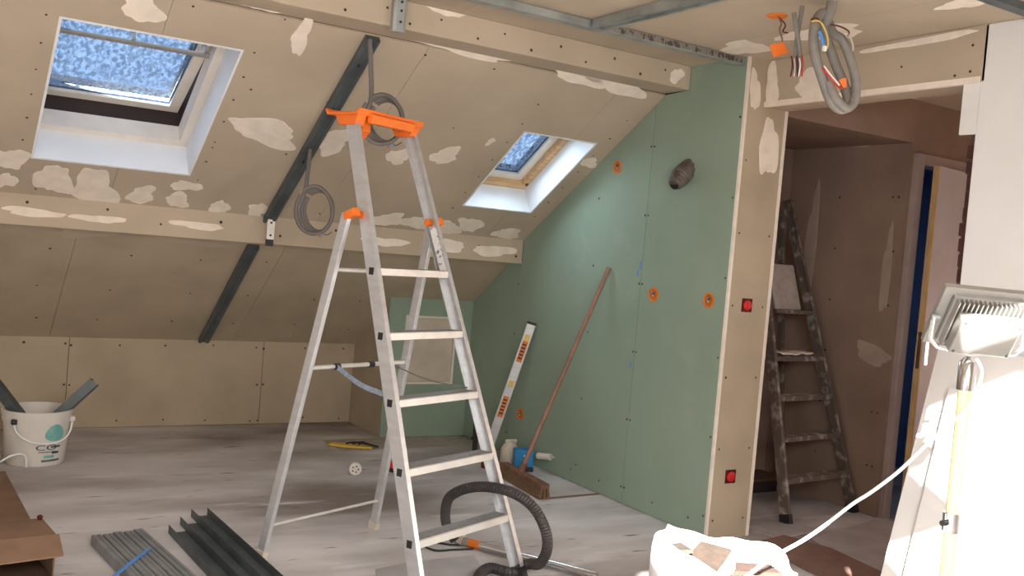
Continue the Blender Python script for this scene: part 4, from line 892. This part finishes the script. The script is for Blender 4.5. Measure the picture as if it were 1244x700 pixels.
# ------------------------------------------------------------------ broom, level and small tools by the green wall
bh0, bh1 = Vector((3.215, 5.12, 0)), Vector((3.16, 4.56, 0)); bd_ = (bh1-bh0).normalized(); bs = Vector((-bd_.y, bd_.x, 0))
br = thing('broom', bh0.lerp(bh1, 0.5), 'wooden broom leaning against the green wall', 'broom')
BF = frame(bh0, bd_, bs, Z3); LB = (bh1-bh0).length
MB(BF).box((0, -0.030, 0.062), (LB, 0.030, 0.092)).build('broom_head', M_broom, br, bevel=0.006)
mb = MB(BF)
for i in range(28):
    for j in range(3):
        x = 0.012+(LB-0.024)*i/27; y = -0.02+0.02*j
        mb.add([(x-.007, y-.007, .064), (x+.007, y-.007, .064), (x+.007, y+.007, .064), (x-.007, y+.007, .064), (x-.010+J(.004), y-.012+(j-1)*.008, .002), (x+.010+J(.004), y-.008+(j-1)*.008, .002), (x+.010, y+.012+(j-1)*.008, .002), (x-.010, y+.010+(j-1)*.008, .002)], [(0,1,2,3),(4,7,6,5),(0,4,5,1),(1,5,6,2),(2,6,7,3),(3,7,4,0)])
tag(mb.build('bristles', M_brist, br), kind='stuff')
h0 = bh0.lerp(bh1, 0.42)+Vector((0, 0, 0.085)); h1 = at(740, 325, 0, XG-0.016)
MB().tube([h0, h0.lerp(h1, .5), h1], 0.0145, 12).build('broom_handle', M_wood, br, smooth=True)
MB().tube([h0-Vector((0, 0, .01)), h0+(h1-h0).normalized()*0.06], 0.020, 12).build('handle_socket', M_broom, br, smooth=True)
lt = Vector((XG-0.036, 5.44, 0.955)); lb = Vector((3.36, 5.60, 0.004)); lu = (lt-lb).normalized()
ly = Vector((1.0, -0.45, 0)); ly = (ly-lu*ly.dot(lu)).normalized(); ln = lu.cross(ly)
if ln.y > 0: ln = -ln
LV = frame(lb, ly, lu, ln); Lh = (lt-lb).length
lv = thing('spirit_level', lb, 'long aluminium spirit level leaning on the green wall', 'spirit level')
MB(LV).prism([(-0.029, -0.011), (-0.022, -0.011), (-0.021, -0.005), (0.021, -0.005), (0.022, -0.011), (0.029, -0.011), (0.029, 0.011), (0.022, 0.011), (0.021, 0.005), (-0.021, 0.005), (-0.022, 0.011), (-0.029, 0.011)], lambda a, b, c: (a, c, b), (0.0, Lh)).build('level_body', M_alu, lv)
for y0 in (-0.004, Lh-0.012): MB(LV).box((-0.032, y0, -0.014), (0.032, y0+0.016, 0.014)).build('end_cap', M_black, lv, bevel=0.003)
for y0 in (0.30, 0.70):
    st = MB(LV).box((-0.019, y0, 0.0052), (0.019, y0+0.15, 0.0075)).build('striped_label', M_orange2, lv)
    for k in range(5): MB(LV).box((-0.015, y0+0.022+0.024*k, 0.0076), (0.013, y0+0.034+0.024*k, 0.0084)).build('black_stripe', M_ink, st)
for y0 in (0.10, 0.52, Lh-0.13): MB(LV).box((-0.016, y0, 0.0052), (0.016, y0+0.045, 0.009)).build('vial', M_yellow, lv, bevel=0.003)
bb = Vector((3.435, 5.24, 0)); BB = Matrix.Translation(bb) @ Matrix.Rotation(-0.45, 4, 'Z')
bo = thing('tool_case', bb, 'small bright blue tool case between the level and the broom', 'tool case')
MB(BB).box((-0.065, -0.05, 0.028), (0.062, 0.05, 0.140)).build('case_body', M_blue, bo, bevel=0.008)
MB(BB).box((-0.068, -0.053, 0.0), (0.065, 0.053, 0.030)).build('case_base', M_black, bo, bevel=0.004)
for q in ((-0.004, 0.098, 0.03, 0.012), (0.010, 0.083, 0.03, 0.012), (-0.002, 0.066, 0.022, 0.012)): MB(BB).box((q[0], -0.0515, q[1]), (q[0]+q[2]*0.6, -0.0495, q[1]+q[3])).build('white_logo', M_sack, bo)
rc = Vector((3.43, 5.40, 0)); rb = thing('cream_packet', rc, 'crumpled cream packet behind the blue tool case', 'packet')
MB(Matrix.Translation(rc)).lathe([(0.05, 0.0), (0.062, 0.02), (0.060, 0.11), (0.045, 0.14), (0.03, 0.152)], 16, lambda p, c: (p[0]*(1+.12*math.sin(3*c)), p[1]*(1+.1*math.cos(2*c)), p[2]*(1+.05*math.sin(2*c)))).build('packet_body', M_cream, rb, smooth=True)
MB(Matrix.Translation(rc)).box((-0.045, -0.006, 0.148), (0.045, 0.006, 0.17)).build('packet_fold', M_cream, rb, bevel=0.004)
wt0 = at(646, 548, 0, XG-0.05); wtb = thing('silicone_tube', Vector((wt0.x, wt0.y, 0)), 'pale sealant tube propped at the wall right of the blue case', 'sealant tube')
c0 = Vector((XG-0.055, 5.20, 0.10)); c1 = Vector((XG-0.030, 5.09, 0.115)); k = (c1-c0).normalized()
MB().tube([c0, c1], 0.021, 14).build('tube_body', M_pale, wtb, smooth=True); MB().tube([c1, c1+k*0.012, c1+k*0.04], lambda i: (0.012, 0.008, 0.004)[i], 10).build('nozzle', M_sheet, wtb, smooth=True)
rp0 = Vector((3.235, 5.34, 0)); rt = thing('hand_tool', rp0, 'small dark red tool lying at the foot of the level', 'tool')
MB(Matrix.Translation(rp0) @ Matrix.Rotation(0.5, 4, 'Z')).box((-0.05, -0.035, 0.0), (0.05, 0.035, 0.055)).build('tool_body', M_redd, rt, bevel=0.012)
MB().tube(spline([rp0+Vector((0.0, 0, .05)), rp0+Vector((-0.01, 0.02, .10)), rp0+Vector((0.0, 0.03, .15))], 5), 0.014, 10).build('tool_handle', M_galv2, rt, smooth=True)
gp0 = Vector((3.36, 5.75, 0)); gt = thing('caulking_gun', gp0, 'dark tool standing in the corner behind the ladder stile', 'tool')
MB().tube([gp0, gp0+Vector((0.02, 0.05, 0.24))], 0.018, 10).build('gun_barrel', M_gask, gt, smooth=True)
MB().beam(gp0+Vector((-.03, 0, .10)), gp0+Vector((.05, 0.03, .16)), (0, 1, 0), 0.02, 0.02).build('gun_handle', M_gask, gt, bevel=0.004)

# ------------------------------------------------------------------ small things on the floor
sp = at(431, 577, 2, 0.0); so1 = thing('cable_spool', sp, 'small round white spool standing on the floor behind the ladder', 'spool')
SPF = frame(sp+Vector((0, 0, 0.039)), Vector((0.93, -0.36, 0)), Z3, Vector((-0.36, -0.93, 0)))
MB(SPF).lathe([(0.010, 0.012), (0.038, 0.012), (0.039, 0.018), (0.036, 0.023), (0.012, 0.021)], 24).build('spool_flange', M_pale, so1, smooth=True)
MB(SPF).lathe([(0.010, -0.03), (0.036, -0.03), (0.036, -0.024), (0.024, -0.022), (0.024, 0.012)], 24).build('spool_core', M_sheet, so1, smooth=True)
for k in range(5):
    a = 2*PI*k/5; MB(SPF @ Matrix.Translation((0.018*math.cos(a), 0.018*math.sin(a), 0.0225))).lathe([(0.005, 0), (0.005, 0.0015)], 8).build('spool_hole', M_gask, so1)
yp = at(426, 543, 2, 0.0); yo = thing('yellow_packaging', yp, 'yellow bag and dark wire scraps on the floor by the green boxing', 'packaging')
mb = MB()
vs = []; nx = 12
for i in range(nx+1):
    for j in range(5):
        u = (i/nx-.5)*0.30; v = (j/4-.5)*0.10
        vs.append(yp+Vector((u*0.86, -u*0.50, 0))+Vector((0.5*v, 0.86*v, 0.012+0.014*abs(noise.noise(Vector((u*20, v*25, 1)))))))
mb.add(vs, [(i*5+j, i*5+j+1, (i+1)*5+j+1, (i+1)*5+j) for i in range(nx) for j in range(4)])
oy = mb.build('yellow_bag', M_yellow, yo, smooth=True); oy.modifiers.new('thick', 'SOLIDIFY').thickness = 0.01
for k in range(3):
    P = spline([yp+Vector((-.05+.04*k, -.03-.02*k, .03)), yp+Vector((0.0+.03*k, -.06, .045)), yp+Vector((.09, -.07+.02*k, .03)), yp+Vector((.16, -.10, .015))], 5)
    MB().tube(P, 0.006, 6).build('wire_scrap', M_gask, yo)
rp = at(478, 573, 2, 0); ro_ = thing('canister', rp, 'small red capped canister behind the front ladder stile', 'canister')
MB(Matrix.Translation(rp)).lathe([(0.032, 0.0), (0.034, 0.004), (0.034, 0.022), (0.030, 0.026)], 18).build('canister_base', M_gask, ro_, smooth=True)
MB(Matrix.Translation(rp)).lathe([(0.029, 0.024), (0.030, 0.06), (0.024, 0.068), (0.010, 0.070)], 18).build('canister_cap', M_red, ro_, smooth=True)
# plaster dust spread along the boxing: thin heap of loose material
ds = MB(); pts = []; nx, ny = 30, 8
for i in range(nx+1):
    for j in range(ny+1):
        x = 2.45 + 1.1*i/nx; y = 5.98+0.33*j/ny
        k = math.sin(PI*i/nx)**0.5*math.sin(PI*min(1, (j+0.001)/ny*0.5+0.0))
        pts.append((x + 0.04*noise.noise(Vector((x*4, y*4, 0))), y, 0.001 + max(0.0, 0.016*k*(0.6+0.8*noise.noise(Vector((x*7, y*9, 2))))-0.003)))
ds.add(pts, [(i*(ny+1)+j, i*(ny+1)+j+1, (i+1)*(ny+1)+j+1, (i+1)*(ny+1)+j) for i in range(nx) for j in range(ny)])
tag(ds.build('plaster_dust', M_dust, None, smooth=True, origin=(3.0, 6.15, 0)), 'pale plaster dust heaped along the foot of the green boxing', 'dust', kind='stuff')
# protective sheets on the floor
def sheet(pxs, label, m, th=0.004, z=0.0):
    g = [at(x, y, 2, 0) + Vector((0, 0, z)) for x, y in pxs]; n = len(g)
    o = MB().add(g+[p+Vector((0, 0, th)) for p in g], [list(range(n))[::-1], list(range(n, 2*n))]+[(i, (i+1) % n, n+(i+1) % n, n+i) for i in range(n)]).build('floor_sheet', m, None, origin=sum(g, Vector())/n)
    return tag(o, label, 'floor sheet', 'protective sheets on the floor')
sheet([(985, 655), (1062, 632), (1110, 640), (1090, 720), (1060, 708)], 'large pale grey sheet on the corridor floor right of the brown strip', M_sheet)
sheet([(920, 660), (952, 652), (1010, 668), (1090, 706), (1060, 730), (980, 695)], 'brown-red strip of hardboard on the corridor floor beside the sack', M_sheetr, 0.005, 0.0045)
sheet([(905, 640), (960, 634), (1000, 645), (945, 655)], 'small grey sheet on the corridor floor at the pillar foot', M_sheet)
sheet([(460, 716), (456, 693), (500, 684), (576, 676), (590, 700), (600, 716)], 'pale grey sheet on the floor under the front of the ladder', M_sheet, 0.006)
sheet([(660, 606), (728, 600), (729, 601), (661, 607.5)], 'thin brown batten on the floor between broom and green wall', M_sheetr, 0.006)
db_ = thing('low_box', Vector((4.5, 4.45, 0)), 'low dark box on the floor behind the old stepladder', 'box')
MB().box((4.05, 4.36, 0.0), (4.93, 4.58, 0.075)).build('box_body', M_gask, db_, bevel=0.004)
MB().box((4.04, 4.35, 0.075), (4.94, 4.59, 0.09)).build('box_lid', M_cardd, db_, bevel=0.004)
